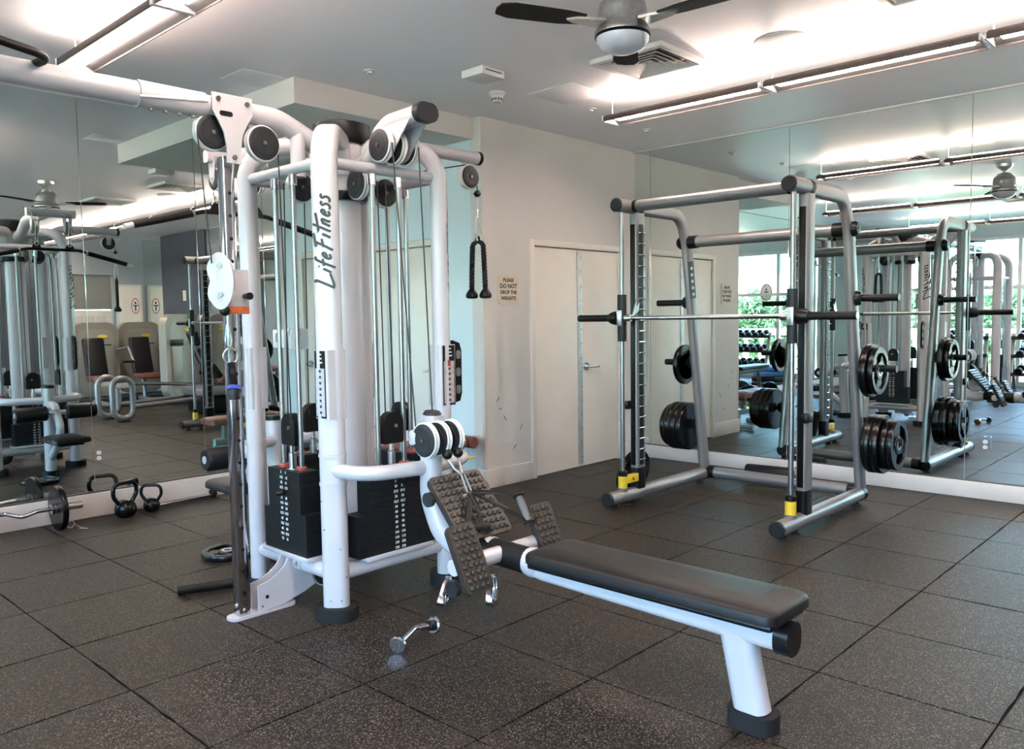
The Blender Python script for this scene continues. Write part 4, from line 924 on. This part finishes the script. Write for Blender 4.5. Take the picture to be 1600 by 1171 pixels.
# ------------------------------------------------------------------ smith machine
SL, SRt = 2.175, .92
smith = thing('smith_machine', 'silver framed smith machine with a guided barbell by the right mirror', 'smith machine', (2.2, (SL + SRt)/2, 0))
for Y, sg_ in ((SL, 1), (SRt, -1)):
    r = MB().cyl((1.60, Y, .075), (2.90, Y, .075), .048, seg=26).build('base_rail', SILVER, smith)
    MB().lathe([(0, -.022), (.044, -.022), (.051, -.016), (.051, 0), (0, 0)], (1.60, Y, .075), (1, 0, 0), 28).build('rail_end_cap', GREYP, r)
    MB().lathe([(0, 0), (.051, 0), (.051, .05), (0, .05)], (2.88, Y, .075), (1, 0, 0), 28).build('rear_collar', BLACK, r)
    for x in (1.68, 1.84, 2.84):
        MB().lathe([(.03, 0), (.03, .012), (.018, .014), (.018, .035), (0, .035), (0, 0)], (x, Y, 0), seg=18).build('levelling_foot', GREYP, r)
    MB().sweep(fillet([(2.915, Y, .10), (2.64, Y, 1.90), (2.54, Y, 2.14), (1.98, Y, 2.14)], [0, .5, .16, 0], 9), rrect(.105, .062, .03, 5), ref=(1, 0, 0)).build('rear_post', SILVER, smith)
    up_ = MB().sweep([V(1.965, Y, .10), V(1.965, Y, 2.10)], rrect(.115, .07, .025, 5), ref=(1, 0, 0)).build('slotted_upright', SILVER, smith)
    MB().sweep([V(1.965, Y, .10), V(1.965, Y, .26)], rrect(.120, .075, .027, 5), ref=(1, 0, 0)).build('upright_boot', BLACK, up_)
    iy = Y - sg_*.0355                                    # hook slot on the inner face
    MB().box((1.935, min(iy, iy - sg_*.002), .28), (1.985, max(iy, iy - sg_*.002), 2.02)).build('hook_slot', BLACK, up_)
    MB().box((1.9055, Y - .020, .28), (1.9085, Y + .020, 2.02), .001).build('front_strip', BLACK, up_)
    for k in range(22):
        z = .32 + k*.078
        pg = MB().cyl((1.935, iy - sg_*.006, z), (1.990, iy - sg_*.006, z), .0050, seg=8)
        pg.sphere((1.993, iy - sg_*.006, z), .0085, u=10, v=6).sphere((1.935, iy - sg_*.006, z), .0075, u=10, v=6).build('hook_peg', CHROME, up_)
    hd = MB().cyl((1.715, Y, 2.14), (1.99, Y, 2.14), .048, seg=28).build('top_head', SILVER, smith)
    MB().lathe([(0, -.014), (.042, -.014), (.049, -.008), (.049, 0), (0, 0)], (1.715, Y, 2.14), (1, 0, 0), 28).build('head_cap', GREYP, hd)
    MB().cyl((1.945, Y, 2.14), (1.985, Y, 2.14), .0515, seg=28).build('head_collar', BLACK, hd)
    gr = MB().cyl((1.775, Y, .12), (1.775, Y, 2.10), .0165, seg=18).build('guide_rod', SATIN, smith)
    MB().lathe([(.0, 0), (.040, 0), (.040, .018), (0, .018)], (1.775, Y, .115), seg=20).build('rod_foot', SILVER, gr)
    MB().lathe([(.017, 0), (.034, 0), (.034, .085), (.017, .085)], (1.775, Y, .135), seg=24).build('yellow_stop', YELLOW, gr)
    MB().lathe([(.017, .085), (.034, .085), (.034, .115), (.026, .125), (.017, .125)], (1.775, Y, .135), seg=24).build('black_bumper', BLACK, gr)
    if sg_ > 0:
        wl = MB().box((1.79, Y - .036, .165), (1.925, Y + .0, .225), .004).build('yellow_warning_plate', YELLOW, smith)
        for f in (-1,): MB().prism([(-.014, -.012), (.014, -.012), (0, .014)], (1.855, Y - .0365, .195), (1, 0, 0), (0, 0, 1), .0006).build('warning_triangle', INK, wl)
        MB().prism([(-.014, -.012), (.014, -.012), (0, .014)], (1.7895, Y - .018, .195), (0, -1, 0), (0, 0, 1), .0006).build('warning_triangle', INK, wl)
        MB().sweep([V(2.73, Y - .033, 1.87), V(2.725, Y - .033, 1.86)], rrect(.01, .01, .002), ref=(1, 0, 0)).build('placard_clip', STEEL, smith)
        dX = V(.152, 0, -.988)
        pcd = MB().prism(rrect(.075, .29, .004), (2.665, Y - .032, 1.64), (.988, 0, .152), (-.152, 0, .988), .002).build('exercise_placard', BLACK, smith)
        b = MB()
        for j in range(5): b.obox((2.665 - .152*(.09 - j*.05), Y - .0345, 1.64 + .09 - j*.05), (.03, .001, .022))
        o = b.build('placard_figures', NUM, pcd); o['kind'] = 'stuff'
    for z, L in ((1.465, .26), (.985, .23), (.475, .25)):
        x = 2.915 - (z - .10)*.275/1.80
        ho = MB().lathe([(0, -.014), (.030, -.012), (.052, .004), (.046, .03), (.036, .04), (0, .04)], (x, Y + sg_*.028, z), (0, sg_, 0), 24).build('storage_horn', BLACK, smith)
        MB().cyl((x, Y + sg_*.05, z), (x, Y + sg_*(.05 + L), z), .0245, seg=20).build('horn_sleeve', BLACK, ho)
    for z in (1.93,):
        x = 2.63
        MB().lathe([(0, 0), (.052, 0), (.050, .02), (.036, .038), (0, .042)], (x, Y + sg_*.03, z), (0, sg_, 0), 24).build('bar_joint_cap', BLACK, smith)
        MB().cyl((x, Y - sg_*.03, z), (x, Y - sg_*.10, z), .050, seg=24).build('bar_joint_collar', BLACK, smith)
MB().cyl((1.87, SRt + .03, 2.14), (1.87, SL - .03, 2.14), .040, seg=26).build('top_tube', SILVER, smith)
for Y, s_ in ((SL - .045, -1), (SRt + .045, 1)): MB().cyl((1.87, Y, 2.14), (1.87, Y + s_*.028, 2.14), .044, seg=26).build('tube_collar', BLACK, smith)
MB().cyl((2.63, SRt + .09, 1.93), (2.63, SL - .09, 1.93), .043, seg=26).build('rear_tube', SILVER, smith)
MB().cyl((2.93, SRt + .03, .085), (2.93, SL - .03, .085), .044, seg=26).build('rear_base_tube', SILVER, smith)
for Y, s_ in ((SL - .03, -1), (SRt + .03, 1)): MB().cyl((2.93, Y, .085), (2.93, Y + s_*.06, .085), .049, seg=26).build('base_collar', BLACK, smith)
zb = 1.352
br = MB().cyl((1.775, SRt + .04, zb), (1.775, SL - .04, zb), .0145, seg=18).build('barbell', CHROME, smith)
MB().cyl((1.775, 1.23, zb), (1.775, 1.86, zb), .0155, seg=18).build('knurled_grip', STEEL, br)
for Y, s_ in ((SL, 1), (SRt, -1)):
    cg_ = MB().cyl((1.775, Y, zb - .165), (1.775, Y, zb + .165), .033, seg=24).build('linear_bearing', GREYP, smith)
    MB().box((1.737, Y - .022, zb - .055), (1.745, Y + .022, zb + .055), .003).build('bearing_plate', STEEL, cg_)
    MB().cyl((1.775, Y - s_*.03, zb), (1.775, Y - s_*.075, zb), .024, seg=18).build('bar_nut', STEEL, cg_)
    sv = MB().cyl((1.775, Y + s_*.05, zb), (1.775, Y + s_*.385, zb), .0248, seg=22).build('bar_sleeve', RUBBER, smith)
    MB().lathe([(0, 0), (.046, 0), (.050, .02), (.044, .055), (.034, .075), (0, .075)], (1.775, Y + s_*.03, zb), (0, s_, 0), 26).build('sleeve_flange', BLACK, sv)
    MB().cyl((1.775, Y + s_*.385, zb), (1.775, Y + s_*.389, zb), .022, seg=20).build('sleeve_end', STEEL, sv)
    MB().prism([(.0, .0), (.09, .05), (.10, .11), (.07, .08), (.06, .13), (.03, .06)], (1.80, Y - s_*.055, zb + .0), (1, 0, 0), (0, 0, 1), .008).build('safety_hook', STEEL, cg_)
for Y, s_ in ((SL, 1), (SRt, -1)):
    z = .72; MB().box((1.90 - .03, Y + s_*.036 - .02, z - .03), (1.97, Y + s_*.036 + .02, z + .03), .006).build('safety_catch', BLACK, smith)
def horn_x(z): return 2.915 - (z - .10)*.275/1.80
gR, gL = 'weight plates on the smith machine horns', 'weight plates on the smith machine horns'
yb = SRt - .085
for k, (R, th, lb) in enumerate(((.205, .052, 'black grip plate innermost on the lower horn at the near end of the smith machine'), (.205, .052, 'second black grip plate on the lower horn at the near end of the smith machine'), (.175, .04, 'smaller black grip plate third on the lower near-end horn'), (.175, .04, 'outermost black grip plate on the lower near-end horn'))):
    plate(R, th, (horn_x(.475), yb - th/2, .455 if R > .2 else .458), (0, -1, 0), lb, gR, spin=.3 + k*.5); yb -= th + .004
yb = SRt - .085
for k, (R, th, lb) in enumerate(((.185, .045, 'inner black grip plate on the middle horn at the near end'), (.165, .04, 'outer black grip plate with open handles on the middle near-end horn'))):
    plate(R, th, (horn_x(.985), yb - th/2, .968), (0, -1, 0), lb, gR, spin=.2 + k*.4); yb -= th + .004
yb = SL + .085
for k, (R, th, lb) in enumerate(((.195, .05, 'black plate innermost on the lower horn towards the closet doors'), (.195, .05, 'second black plate on the lower horn towards the closet doors'), (.195, .05, 'third black plate on the lower horn towards the closet doors'), (.175, .04, 'outermost black plate on the lower horn towards the closet doors'))):
    plate(R, th, (horn_x(.475), yb + th/2, .457), (0, 1, 0), lb, gL, spin=.7 + k*.6); yb += th + .004
plate(.160, .036, (horn_x(.985), SL + .085 + .018, .968), (0, 1, 0), 'single black grip plate on the middle horn towards the closet doors', gL, spin=.4)
a_ = math.radians(13)
plate(.185, .045, (2.06, SL + .048 + .06, .187), (0, math.cos(a_), math.sin(a_)), 'black plate standing on the floor leaning behind the smith machine upright', None, spin=.2)

# black foam roll on the floor under the mirror
t = thing('foam_roll', 'black foam barbell pad lying on the floor at the mirror baseboard', 'pad', (3.30, 1.80, 0))
MB().lathe([(.020, -.19), (.055, -.19), (.060, -.18), (.060, .18), (.055, .19), (.020, .19)], (3.30, 1.80, .060), (.12, -1, 0), 26).build('foam_sleeve', RUBBER, t)
MB().lathe([(.018, -.16), (.020, -.16), (.020, .16), (.018, .16)], (3.30, 1.80, .060), (.12, -1, 0), 20).build('inner_tube', BLACK, t)

# ------------------------------------------------------------------ loose things on the floor
hnd = thing('triceps_bar', 'short chrome V shaped triceps bar with disc ends on the open floor', 'handle', (-.83, 1.37, 0))
e0, e1 = V(-.95, 1.345, .037), V(-.715, 1.405, .034); mid = V(-.815, 1.405, .052)
MB().tube([e0, mid, e1], .0115, 14, rad=.02).build('bar', CHROME, hnd)
for e, d in ((e0, e0 - mid), (e1, e1 - mid)):
    d = d.normalized()
    MB().lathe([(0, .0), (.034, 0), (.038, .004), (.038, .012), (.034, .016), (0, .016)], e, d, 28).build('end_disc', CHROME, hnd)
    MB().lathe([(.0, -.02), (.022, -.02), (.024, -.002), (0, -.002)], e, d, 20).build('rubber_washer', BLACK, hnd)
MB().cyl(e1 + (mid - e1)*.45, e1 + (mid - e1)*.75, .0145, seg=16).build('sleeve', CHROME, hnd)
dd = thing('row_handle', 'polished double loop row handle lying on the floor behind the foot plate', 'handle', (-.34, 1.58, 0))
def loop(c, ang, tiltv):
    X = V(math.cos(ang), math.sin(ang), 0); Z = Vector(tiltv).normalized()
    pts = [Vector(c) + X*px + Z*pz for px, pz in ((-.05, .0), (.05, .0), (.055, .05), (.03, .13), (-.03, .13), (-.055, .05))]
    pts = fillet(pts, .03, 5, closed=True)
    return MB().sweep(pts, rrect(.032, .006, .002, 2), closed=True, ref=X.cross(Z))
loop((-.455, 1.63, .012), .55, (.55, .25, .75)).build('handle_loop', CHROME, dd)
loop((-.30, 1.455, .012), .55, (.30, .25, .80)).build('handle_loop', CHROME, dd)
MB().cyl((-.41, 1.66, .075), (-.26, 1.50, .08), .010, seg=14).build('centre_bar', CHROME, dd)
plate(.150, .036, (-.72, 3.21, .0185), (0, 0, 1), 'black plate lying flat on the floor behind the cable tower', None, spin=.5)
t = thing('foam_bar', 'black padded straight bar lying on the floor behind the chrome column', 'bar', (-1.1, 2.70, 0))
MB().cyl((-1.235, 2.745, .024), (-.93, 2.63, .024), .023, seg=18).build('foam_sleeve', RUBBER, t)
MB().cyl((-.93, 2.63, .024), (-.86, 2.604, .024), .012, seg=12).build('bar_end', BLACK, t)
# E-Z curl bar by the left mirror
t = thing('curl_bar', 'chrome cambered curl bar resting on its plates by the left mirror', 'barbell', (-1.55, 4.62, 0))
by, bz = 4.62, .150
MB().tube([(-1.215, by, bz), (-1.30, by, bz), (-1.40, by - .03, bz - .015), (-1.48, by + .02, bz + .012), (-1.56, by + .02, bz + .012), (-1.64, by - .03, bz - .015), (-1.74, by, bz), (-1.83, by, bz)], .0135, 14, rad=.03).build('cambered_shaft', CHROME, t)
for x0, x1 in ((-1.215, -1.03), (-1.83, -2.015)):
    MB().cyl((x0, by, bz), (x1, by, bz), .0245, seg=22).build('bar_sleeve', STEEL, t)
    MB().cyl((x0 - .004 if x1 > x0 else x0 + .004, by, bz), (x0 + .014 if x1 > x0 else x0 - .014, by, bz), .034, seg=22).build('bar_collar', CHROME, t)
plate(.150, .036, (-1.175, by, bz), (1, 0, 0), 'black plate on the visible end of the cambered curl bar', 'plates on the curl bar', spin=.25)
plate(.150, .036, (-1.870, by, bz), (1, 0, 0), 'black plate on the far end of the cambered curl bar', 'plates on the curl bar', spin=.6)
t = thing('spring_clip', 'small steel spring clip on the floor beside the curl bar plate', 'clip', (-1.10, 4.56, 0))
MB().tube([V(-1.11 + .024*math.cos(k*.5), 4.60 + k*.0006, .030 + .024*math.sin(k*.5)) for k in range(26)] + [V(-1.07, 4.56, .012), V(-1.045, 4.53, .006)], .0028, 6).build('spring', STEEL, t)
MB().tube([(-1.06, 4.55, .006), (-1.035, 4.51, .005), (-1.05, 4.505, .005), (-1.078, 4.545, .006)], .003, 6, closed=True).build('clip_handle', STEEL, t)
def kettlebell(x, y, s, rz, label):
    t = thing('kettlebell', label, 'kettlebell', (x, y, 0), 'kettlebells by the left mirror', rz)
    MB().lathe([(0, 0), (.050*s, 0), (.072*s, .012*s), (.088*s, .042*s), (.092*s, .078*s), (.082*s, .115*s), (.056*s, .143*s), (.03*s, .154*s), (0, .156*s)], (0, 0, 0), seg=32).build('ball', GLOSSR, t, local=True)
    MB().tube([(-.052*s, 0, .11*s), (-.118*s, 0, .20*s), (-.105*s, 0, .305*s), (.105*s, 0, .305*s), (.118*s, 0, .20*s), (.052*s, 0, .11*s)], .0185*s, 14, rad=.085*s, fs=8).build('handle', GLOSSR, t, local=True)
    MB().lathe([(0, 0), (.018*s, 0), (.016*s, .004), (0, .004)], (.022*s, -.084*s, .082*s), (.25, -1, 0), 18).build('weight_badge', GREYP, t, local=True)
kettlebell(-.73, 4.66, .80, .25, 'larger black kettlebell on the floor by the left mirror baseboard')
kettlebell(-.53, 4.70, .62, -.75, 'smaller black kettlebell beside the larger one by the left mirror')
t = thing('straight_bar', 'short chrome bar lying along the left mirror baseboard', 'bar', (-.25, 4.76, 0))
MB().cyl((-.47, 4.745, .024), (-.02, 4.80, .024), .014, seg=16).build('shaft', CHROME, t)
MB().lathe([(0, 0), (.028, 0), (.034, .01), (.034, .03), (.028, .04), (0, .04)], (-.03, 4.799, .034), (1, .1, 0), 22).build('rubber_end', BLACK, t)

# brown adjustable bench in the alcove
t = thing('adjustable_bench', 'brown upholstered adjustable bench on a teal frame behind the cable tower', 'bench', (1.05, 3.47, 0))
TEALF = mat('teal_frame_paint', (.20, .30, .29), .4, .3, noise=(40, .05))
pad(.66, 1.02, 3.33, 3.61, .375, .44, .05, 'back_pad', BROWNV, t)
pad(1.04, 1.36, 3.33, 3.61, .375, .44, .05, 'seat_pad', BROWNV, t)
MB().lathe([(0, -.13), (.040, -.13), (.048, -.12), (.048, .12), (.040, .13), (0, .13)], (1.415, 3.46, .395), (0, 1, 0), 22).build('foot_roller', BROWNV, t)
MB().sweep([V(.74, 3.47, .20), V(1.34, 3.47, .20)], rrect(.06, .08, .01), ref=(0, 0, 1)).build('spine_beam', TEALF, t)
for x, s_ in ((.76, -1), (1.32, 1)):
    MB().tube([(x, 3.47, .22), (x + s_*.03, 3.47, .05)], .028, 14).build('leg', TEALF, t)
    MB().cyl((x + s_*.03, 3.27, .03), (x + s_*.03, 3.67, .03), .028, seg=14).build('cross_foot', TEALF, t)
for x in (.85, 1.20): MB().box((x - .02, 3.44, .22), (x + .02, 3.50, .38), .004).build('pad_bracket', TEALF, t)
MB().tube([(1.30, 3.47, .33), (1.40, 3.46, .33), (1.415, 3.46, .36)], .016, 12, rad=.02).build('roller_arm', TEALF, t)
MB().box((1.34, 3.33, .27), (1.42, 3.36, .285), .004).build('yellow_lever', YELLOW, t)

# ------------------------------------------------------------------ things reflected from behind the photographer
t = thing('linear_leg_press', 'silver plate loaded press with upright loop ends seen in the left mirror', 'leg press', (2.2, -.75, 0))
for y, x in ((-.66, 1.51), (-1.16, 1.50)):
    lpp = MB().tube([V(x - .135, y, .05), V(x + .135, y, .05), V(x + .135, y - .03, .60), V(x - .135, y - .03, .60)], .042, 16, rad=.13, closed=True, fs=7).build('loop_end', SILVER, t)
    MB().box((x - .07, y - .05, 0), (x + .07, y + .05, .012), .004).build('floor_pad', RUBFOOT, lpp)
    MB().box((x - .10, y - .04, .47), (x + .10, y - .01, .54), .004).build('loop_plate', NUM, lpp)
    MB().cyl((x + .13, y, .20), (3.10, y - .02, .26), .034, seg=18).build('base_rail', SILVER, t)
MB().cyl((1.62, -.70, .52), (3.15, -.74, .40), .018, seg=14).build('carriage_rail', CHROME, t)
MB().cyl((1.62, -1.10, .52), (3.15, -1.06, .40), .018, seg=14).build('carriage_rail', CHROME, t)
MB().box((2.55, -1.15, .28), (3.20, -.45, .40), .02).build('carriage_frame', SILVER, t)
MB().box((2.62, -1.10, .02), (3.15, -.50, .28), .03).build('base_box', BLACK, t)
def pad_obox(name, c, size, pitch, m, parent, bev=.03): return MB().obox(c, size, Matrix.Rotation(pitch, 3, 'Y'), bev, 3).build(name, m, parent)
pad_obox('head_pad', (2.62, -.80, 1.12), (.09, .26, .22), -.35, VINYL, t)
pad_obox('back_pad', (2.74, -.80, .86), (.10, .34, .26), -.45, VINYL, t)
pad_obox('lumbar_pad', (2.88, -.80, .63), (.10, .36, .24), -.6, VINYL, t)
pad_obox('seat_pad', (3.08, -.80, .50), (.30, .38, .09), -.1, BROWNV, t)
MB().sweep([V(2.58, -.80, 1.24), V(2.70, -.80, .88), V(2.92, -.80, .42)], rrect(.05, .09, .02), ref=(0, 1, 0)).build('back_strut', SILVER, t)

def selector_machine(loc, rz, label, wd=.74, ht=1.38, tall=False):
    t = thing('selectorized_machine', label, 'strength machine', loc, 'selectorized machines in the left mirror', rz)
    # shroud across the back (local +y is the front)
    sh = MB().prism([(x_, z_) for x_, z_ in rrect(wd, ht - .10, .19, 8)], (0, -.20, (ht - .10)/2 + .10), (1, 0, 0), (0, 0, 1), .16)
    shr = sh.build('shroud', SHROUD, t, local=True)
    MB().prism(rrect(wd - .16, ht - .30, .14, 6), (0, -.196, (ht - .10)/2 + .08), (1, 0, 0), (0, 0, 1), -.008 if 0 else .02).build('shroud_inset', mat('shroud_inset_grey', (.34, .31, .27), .45, .3, noise=(40, .05)), shr, local=True)
    return t, shr
def seat_machine(loc, rz, label, side_=1):
    t, shr = selector_machine(loc, rz, label)
    for y_, sg2 in ((-.196, 1),):
        MB().prism([(.085*math.cos(2*PI*k/24), .026*math.sin(2*PI*k/24)) for k in range(24)], (.10, -.18, 1.14), (-1, 0, 0), (0, 0, 1), .004).build('yellow_badge', YELLOW, shr, local=True)
        MB().prism([(.085*math.cos(2*PI*k/24), .026*math.sin(2*PI*k/24)) for k in range(24)], (.10, -.362, 1.14), (1, 0, 0), (0, 0, 1), .004).build('yellow_badge', YELLOW, shr, local=True)
    MB().box((.08, -.368, .35), (.28, -.360, .95), .003).build('stack_window', mat('smoked_window', (.16, .15, .14), .2, noise=(20, .1)), shr, local=True)
    MB().box((.10, -.176, .35), (.28, -.170, .95), .003).build('stack_window', SHROUD, shr, local=True)
    MB().box((.10, -.176, .98), (.24, -.170, 1.0), .002).build('window_slot', DARKF, shr, local=True)
    MB().obox((-.22*side_, .42, .80), (.34, .09, .66), Matrix.Rotation(-.0, 3, 'X') @ Matrix.Rotation(.0, 3, 'Y') @ Matrix.Rotation(.28, 3, 'X'), .035, 3).build('backrest', VINYL, t, local=True)
    MB().obox((-.22*side_, .70, .46), (.36, .40, .09), None, .03, 3).build('seat', BROWNV, t, local=True)
    MB().tube([(-.22*side_, .34, 1.02), (-.22*side_, .46, .60), (-.22*side_, .55, .06)], .035, 14, rad=.1).build('seat_post', SILVER, t, local=True)
    MB().tube([(.0, -.05, .05), (-.22*side_, .3, .05), (-.22*side_, 1.0, .05)], .04, 14, rad=.1).build('base_tube', SILVER, t, local=True)
    MB().cyl((-.50, .98, .04), (.10, .98, .04), .035, seg=14).build('front_foot', SILVER, t, local=True)
    MB().cyl((-.40, -.30, .05), (.40, -.30, .05), .045, seg=14).build('rear_foot', SILVER, t, local=True)
    MB().tube([(.30, -.1, .90), (.34, .35, .95), (.30, .70, .72)], .022, 12, rad=.1).build('press_arm', SILVER, t, local=True)
    MB().cyl((.30, .70, .72), (.12, .72, .72), .02, seg=12).build('hand_grip', RUBBER, t, local=True)
    return t
seat_machine((2.38, -3.78, 0), .05, 'champagne machine with a black backrest farthest left behind the loop ends')
seat_machine((3.19, -3.92, 0), .05, 'champagne machine with a red brown seat standing in front of the far door')
m3, shr = selector_machine((3.28, -2.25, 0), -.35, 'tall champagne machine standing close behind the silver leg press', wd=.72, ht=1.50)
MB().prism([(.085*math.cos(2*PI*k/24), .026*math.sin(2*PI*k/24)) for k in range(24)], (.10, -.178, 1.24), (-1, 0, 0), (0, 0, 1), .004).build('yellow_badge', YELLOW, shr, local=True)
MB().box((-.30, -.176, .98), (-.02, -.168, 1.08), .003).build('instruction_strip', BLACK, shr, local=True)
MB().box((-.26, -.176, .30), (-.06, -.170, .96), .003).build('stack_window', SHROUD, shr, local=True)
MB().cyl((-.30, -.28, .05), (.30, -.28, .05), .045, seg=14).build('rear_foot', SILVER, m3, local=True)
MB().tube([(0, -.2, .05), (0, .30, .05)], .04, 14).build('base_tube', SILVER, m3, local=True)

# second cable tower at the window side end of the connecting bar
X2 = -3.90
t2 = thing('window_side_tower', 'second white arched cable tower carrying the far end of the connecting bar', 'cable machine', (X2, Y0, 0))
for sx_, sy_ in ((-1, -1), (1, -1), (-1, 1), (1, 1)):
    d = V(sx_, sy_, 0).normalized(); base = V(X2 + sx_*HB, Y0 + sy_*HB, 0)
    path = fillet([base + V(0, 0, .055), base + V(0, 0, 2.20), V(X2, Y0, 0) + d*.10 + V(0, 0, 2.20)], [0, .28, 0], 8)
    p = MB().sweep(path, rrect(.085, .118, .036, 5), ref=d).build('post', WHITE, t2)
    MB().sweep([base, base + V(0, 0, .055)], rrect(.165, .20, .08, 6), ref=d).build('rubber_foot', RUBFOOT, p)
MB().lathe([(0, 2.16), (.13, 2.16), (.15, 2.22), (.16, 2.245), (0, 2.245)], (X2, Y0, 0), seg=28).build('hub_cap', BLACK, t2)
MB().cyl((X2, Y0, .1), (X2, Y0, 2.16), .085, seg=28).build('centre_column', WHITE, t2)
for k in range(4):
    U, W = sidev(k); P_ = lambda u, w_, z: V(X2, Y0, 0) + U*u + W*w_ + V(0, 0, z)
    for z, r in ((.205, .037), (1.86, .026)): MB().cyl(P_(HB, -HB + .03, z), P_(HB, HB - .03, z), r, seg=16).build('rail', WHITE, t2)
    if k in (0, 3):
        ca = {}
        for i in range(16):
            hw = .115 if i < 7 else .155
            if hw not in ca:
                sz = W*hw*2 + U*.106; ca[hw] = MB().obox(P_(.337, 0, .0135), (abs(sz.x), abs(sz.y), .0278)).mesh('weight_plate', STACK, t2.location)
            o = link('weight_plate', ca[hw], t2); o.location = (0, 0, .70 - (i + 1)*.028)
        lo, hi = P_(.28, -.17, .236), P_(.395, .17, .2515)
        MB().box([min(a, b_) for a, b_ in zip(lo, hi)], [max(a, b_) for a, b_ in zip(lo, hi)], .004).build('stack_tray', STEEL, t2)
        for s_ in (-1, 1): MB().cyl(P_(.337, s_*.078, .24), P_(.337, s_*.078, 1.86), .0125, seg=12).build('guide_rod', CHROME, t2)
        MB().prism([(-.05, -.07), (.05, -.07), (.05, .03), (.03, .06), (-.03, .06), (-.05, .03)], P_(.317, 0, .86), W, (0, 0, 1), .04).build('pulley_block', BLACK, t2)
        MB().tube([P_(.337, 0, .90), P_(.32, 0, 1.98)], .0035, 8).build('cable', CABLE, t2)
MB().box((X2 + .42, Y0 - .028, .012), (X2 + .478, Y0 + .028, 2.12), .007).build('chrome_column', CHROME, t2)
MB().prism([(-.06, .10), (.06, .10), (.03, -.12), (-.03, -.12)], (X2 + .45, Y0 - .05, 2.24), (1, 0, 0), (0, 0, 1), .008).build('column_bracket', WHITE, t2)
pulley((X2 + .45, Y0 - .075, 2.10), (0, 1, 0), .075, t2)
MB().box((X2 + .33, Y0 - .05, .0), (X2 + .55, Y0 + .05, .012), .004).build('column_foot', WHITE, t2)

# dumbbell racks by the windows
def rack(y0, y1, label, n, tiers, gname, lab):
    t = thing('dumbbell_rack', label, 'rack', (-5.45, (y0 + y1)/2, 0), 'dumbbell racks by the windows')
    for y in (y0 + .05, y1 - .05):
        MB().sweep([V(-5.32, y, .02), V(-5.58, y, .98)], rrect(.06, .04, .008), ref=(0, 1, 0)).build('leg', SILVER, t)
        MB().sweep([V(-5.70, y, .02), V(-5.52, y, .75)], rrect(.05, .04, .008), ref=(0, 1, 0)).build('leg', SILVER, t)
        MB().box((-5.72, y - .03, 0), (-5.28, y + .03, .03), .004).build('foot', BLACK, t)
    for z, x in tiers:
        MB().obox((x, (y0 + y1)/2, z), (.24, y1 - y0, .014), Matrix.Rotation(-.25, 3, 'Y')).build('shelf', BLACK, t)
        MB().obox((x + .115, (y0 + y1)/2, z + .0), (.012, y1 - y0, .05), Matrix.Rotation(-.25, 3, 'Y')).build('shelf_lip', BLACK, t)
    words = ['bottom', 'middle', 'top']; cnt = ['first', 'second', 'third', 'fourth', 'fifth', 'sixth']
    for ti, (z, x) in enumerate(tiers):
        for k in range(n):
            y = y0 + .10 + (y1 - y0 - .20)*(k + .5)/n; r = .062 - .005*ti
            d = thing('dumbbell', '%s dumbbell from the photographer end, %s shelf of the %s' % (cnt[k], words[ti], lab), 'dumbbell', (x, y, z + .014 + r), gname)
            if not hasattr(rack, 'm%d' % ti):
                h = MB()
                hd_ = lambda s_: MB().lathe([(0, 0), (r*.92, 0), (r, .012), (r, .065), (r*.92, .078), (0, .078)], (s_*.058, 0, 0), (s_, 0, 0), 12)
                setattr(rack, 'm%d' % ti, (hd_(-1).mesh('head', RUBBER), hd_(1).mesh('head', RUBBER), MB().cyl((-.06, 0, 0), (.06, 0, 0), .015, seg=12).mesh('handle', CHROME)))
            ml, mr, mh = getattr(rack, 'm%d' % ti)
            link('head', ml, d); link('head', mr, d); link('handle', mh, d)
            d.rotation_euler = (0, .25, 0)
T3 = [(.30, -5.43), (.60, -5.50), (.90, -5.57)]
rack(2.42, 3.35, 'three tier dumbbell rack at the window end next to the left mirror', 5, T3, 'dumbbells on the racks', 'rack near the left mirror')
rack(.95, 2.12, 'three tier dumbbell rack beyond the second tower by the windows', 6, T3, 'dumbbells on the racks', 'rack beyond the second tower')
# blue pads on black risers, flat bench
for k, (z, lb) in enumerate(((.0, 'lowest black step riser under the blue pads'), (.105, 'second black step riser under the blue pads'))):
    t = thing('step_riser', lb, 'riser', (-4.4, 3.95, z), 'stack of step risers and pads')
    MB().box((-4.85, 3.72, z), (-3.95, 4.18, z + .10), .02).build('body', BLACK, t); MB().box((-4.80, 3.76, z + .10), (-4.0, 4.14, z + .104), .001).build('grip_top', GREYP, t)
for k, (z, x, lb) in enumerate(((.21, -4.36, 'lower blue pad stacked on the black risers by the windows'), (.305, -4.44, 'upper blue pad on top of the stack by the windows'))):
    t = thing('blue_pad', lb, 'pad', (x, 3.95, z), 'stack of step risers and pads')
    pad(x - .42, x + .42, 3.74, 4.16, z, z + .075, .06, 'cushion', BLUE, t); MB().box((x - .40, 3.76, z - .0), (x + .40, 4.14, z + .006), .002).build('base_board', BLACK, t)
t = thing('flat_bench', 'black flat bench with a silver frame beside the left mirror', 'bench', (-3.2, 4.05, 0))
pad(-3.75, -2.65, 3.90, 4.20, .40, .46, .05, 'bench_pad', VINYL, t)
MB().sweep([V(-3.65, 4.05, .36), V(-2.75, 4.05, .36)], rrect(.07, .09, .02), ref=(0, 0, 1)).build('beam', SILVER, t)
for x, s_ in ((-3.55, -1), (-2.85, 1)):
    MB().tube([(x, 4.05, .35), (x + s_*.08, 4.05, .05)], .032, 14).build('leg', SILVER, t)
    MB().cyl((x + s_*.08, 3.80, .032), (x + s_*.08, 4.30, .032), .030, seg=14).build('cross_foot', SILVER, t)
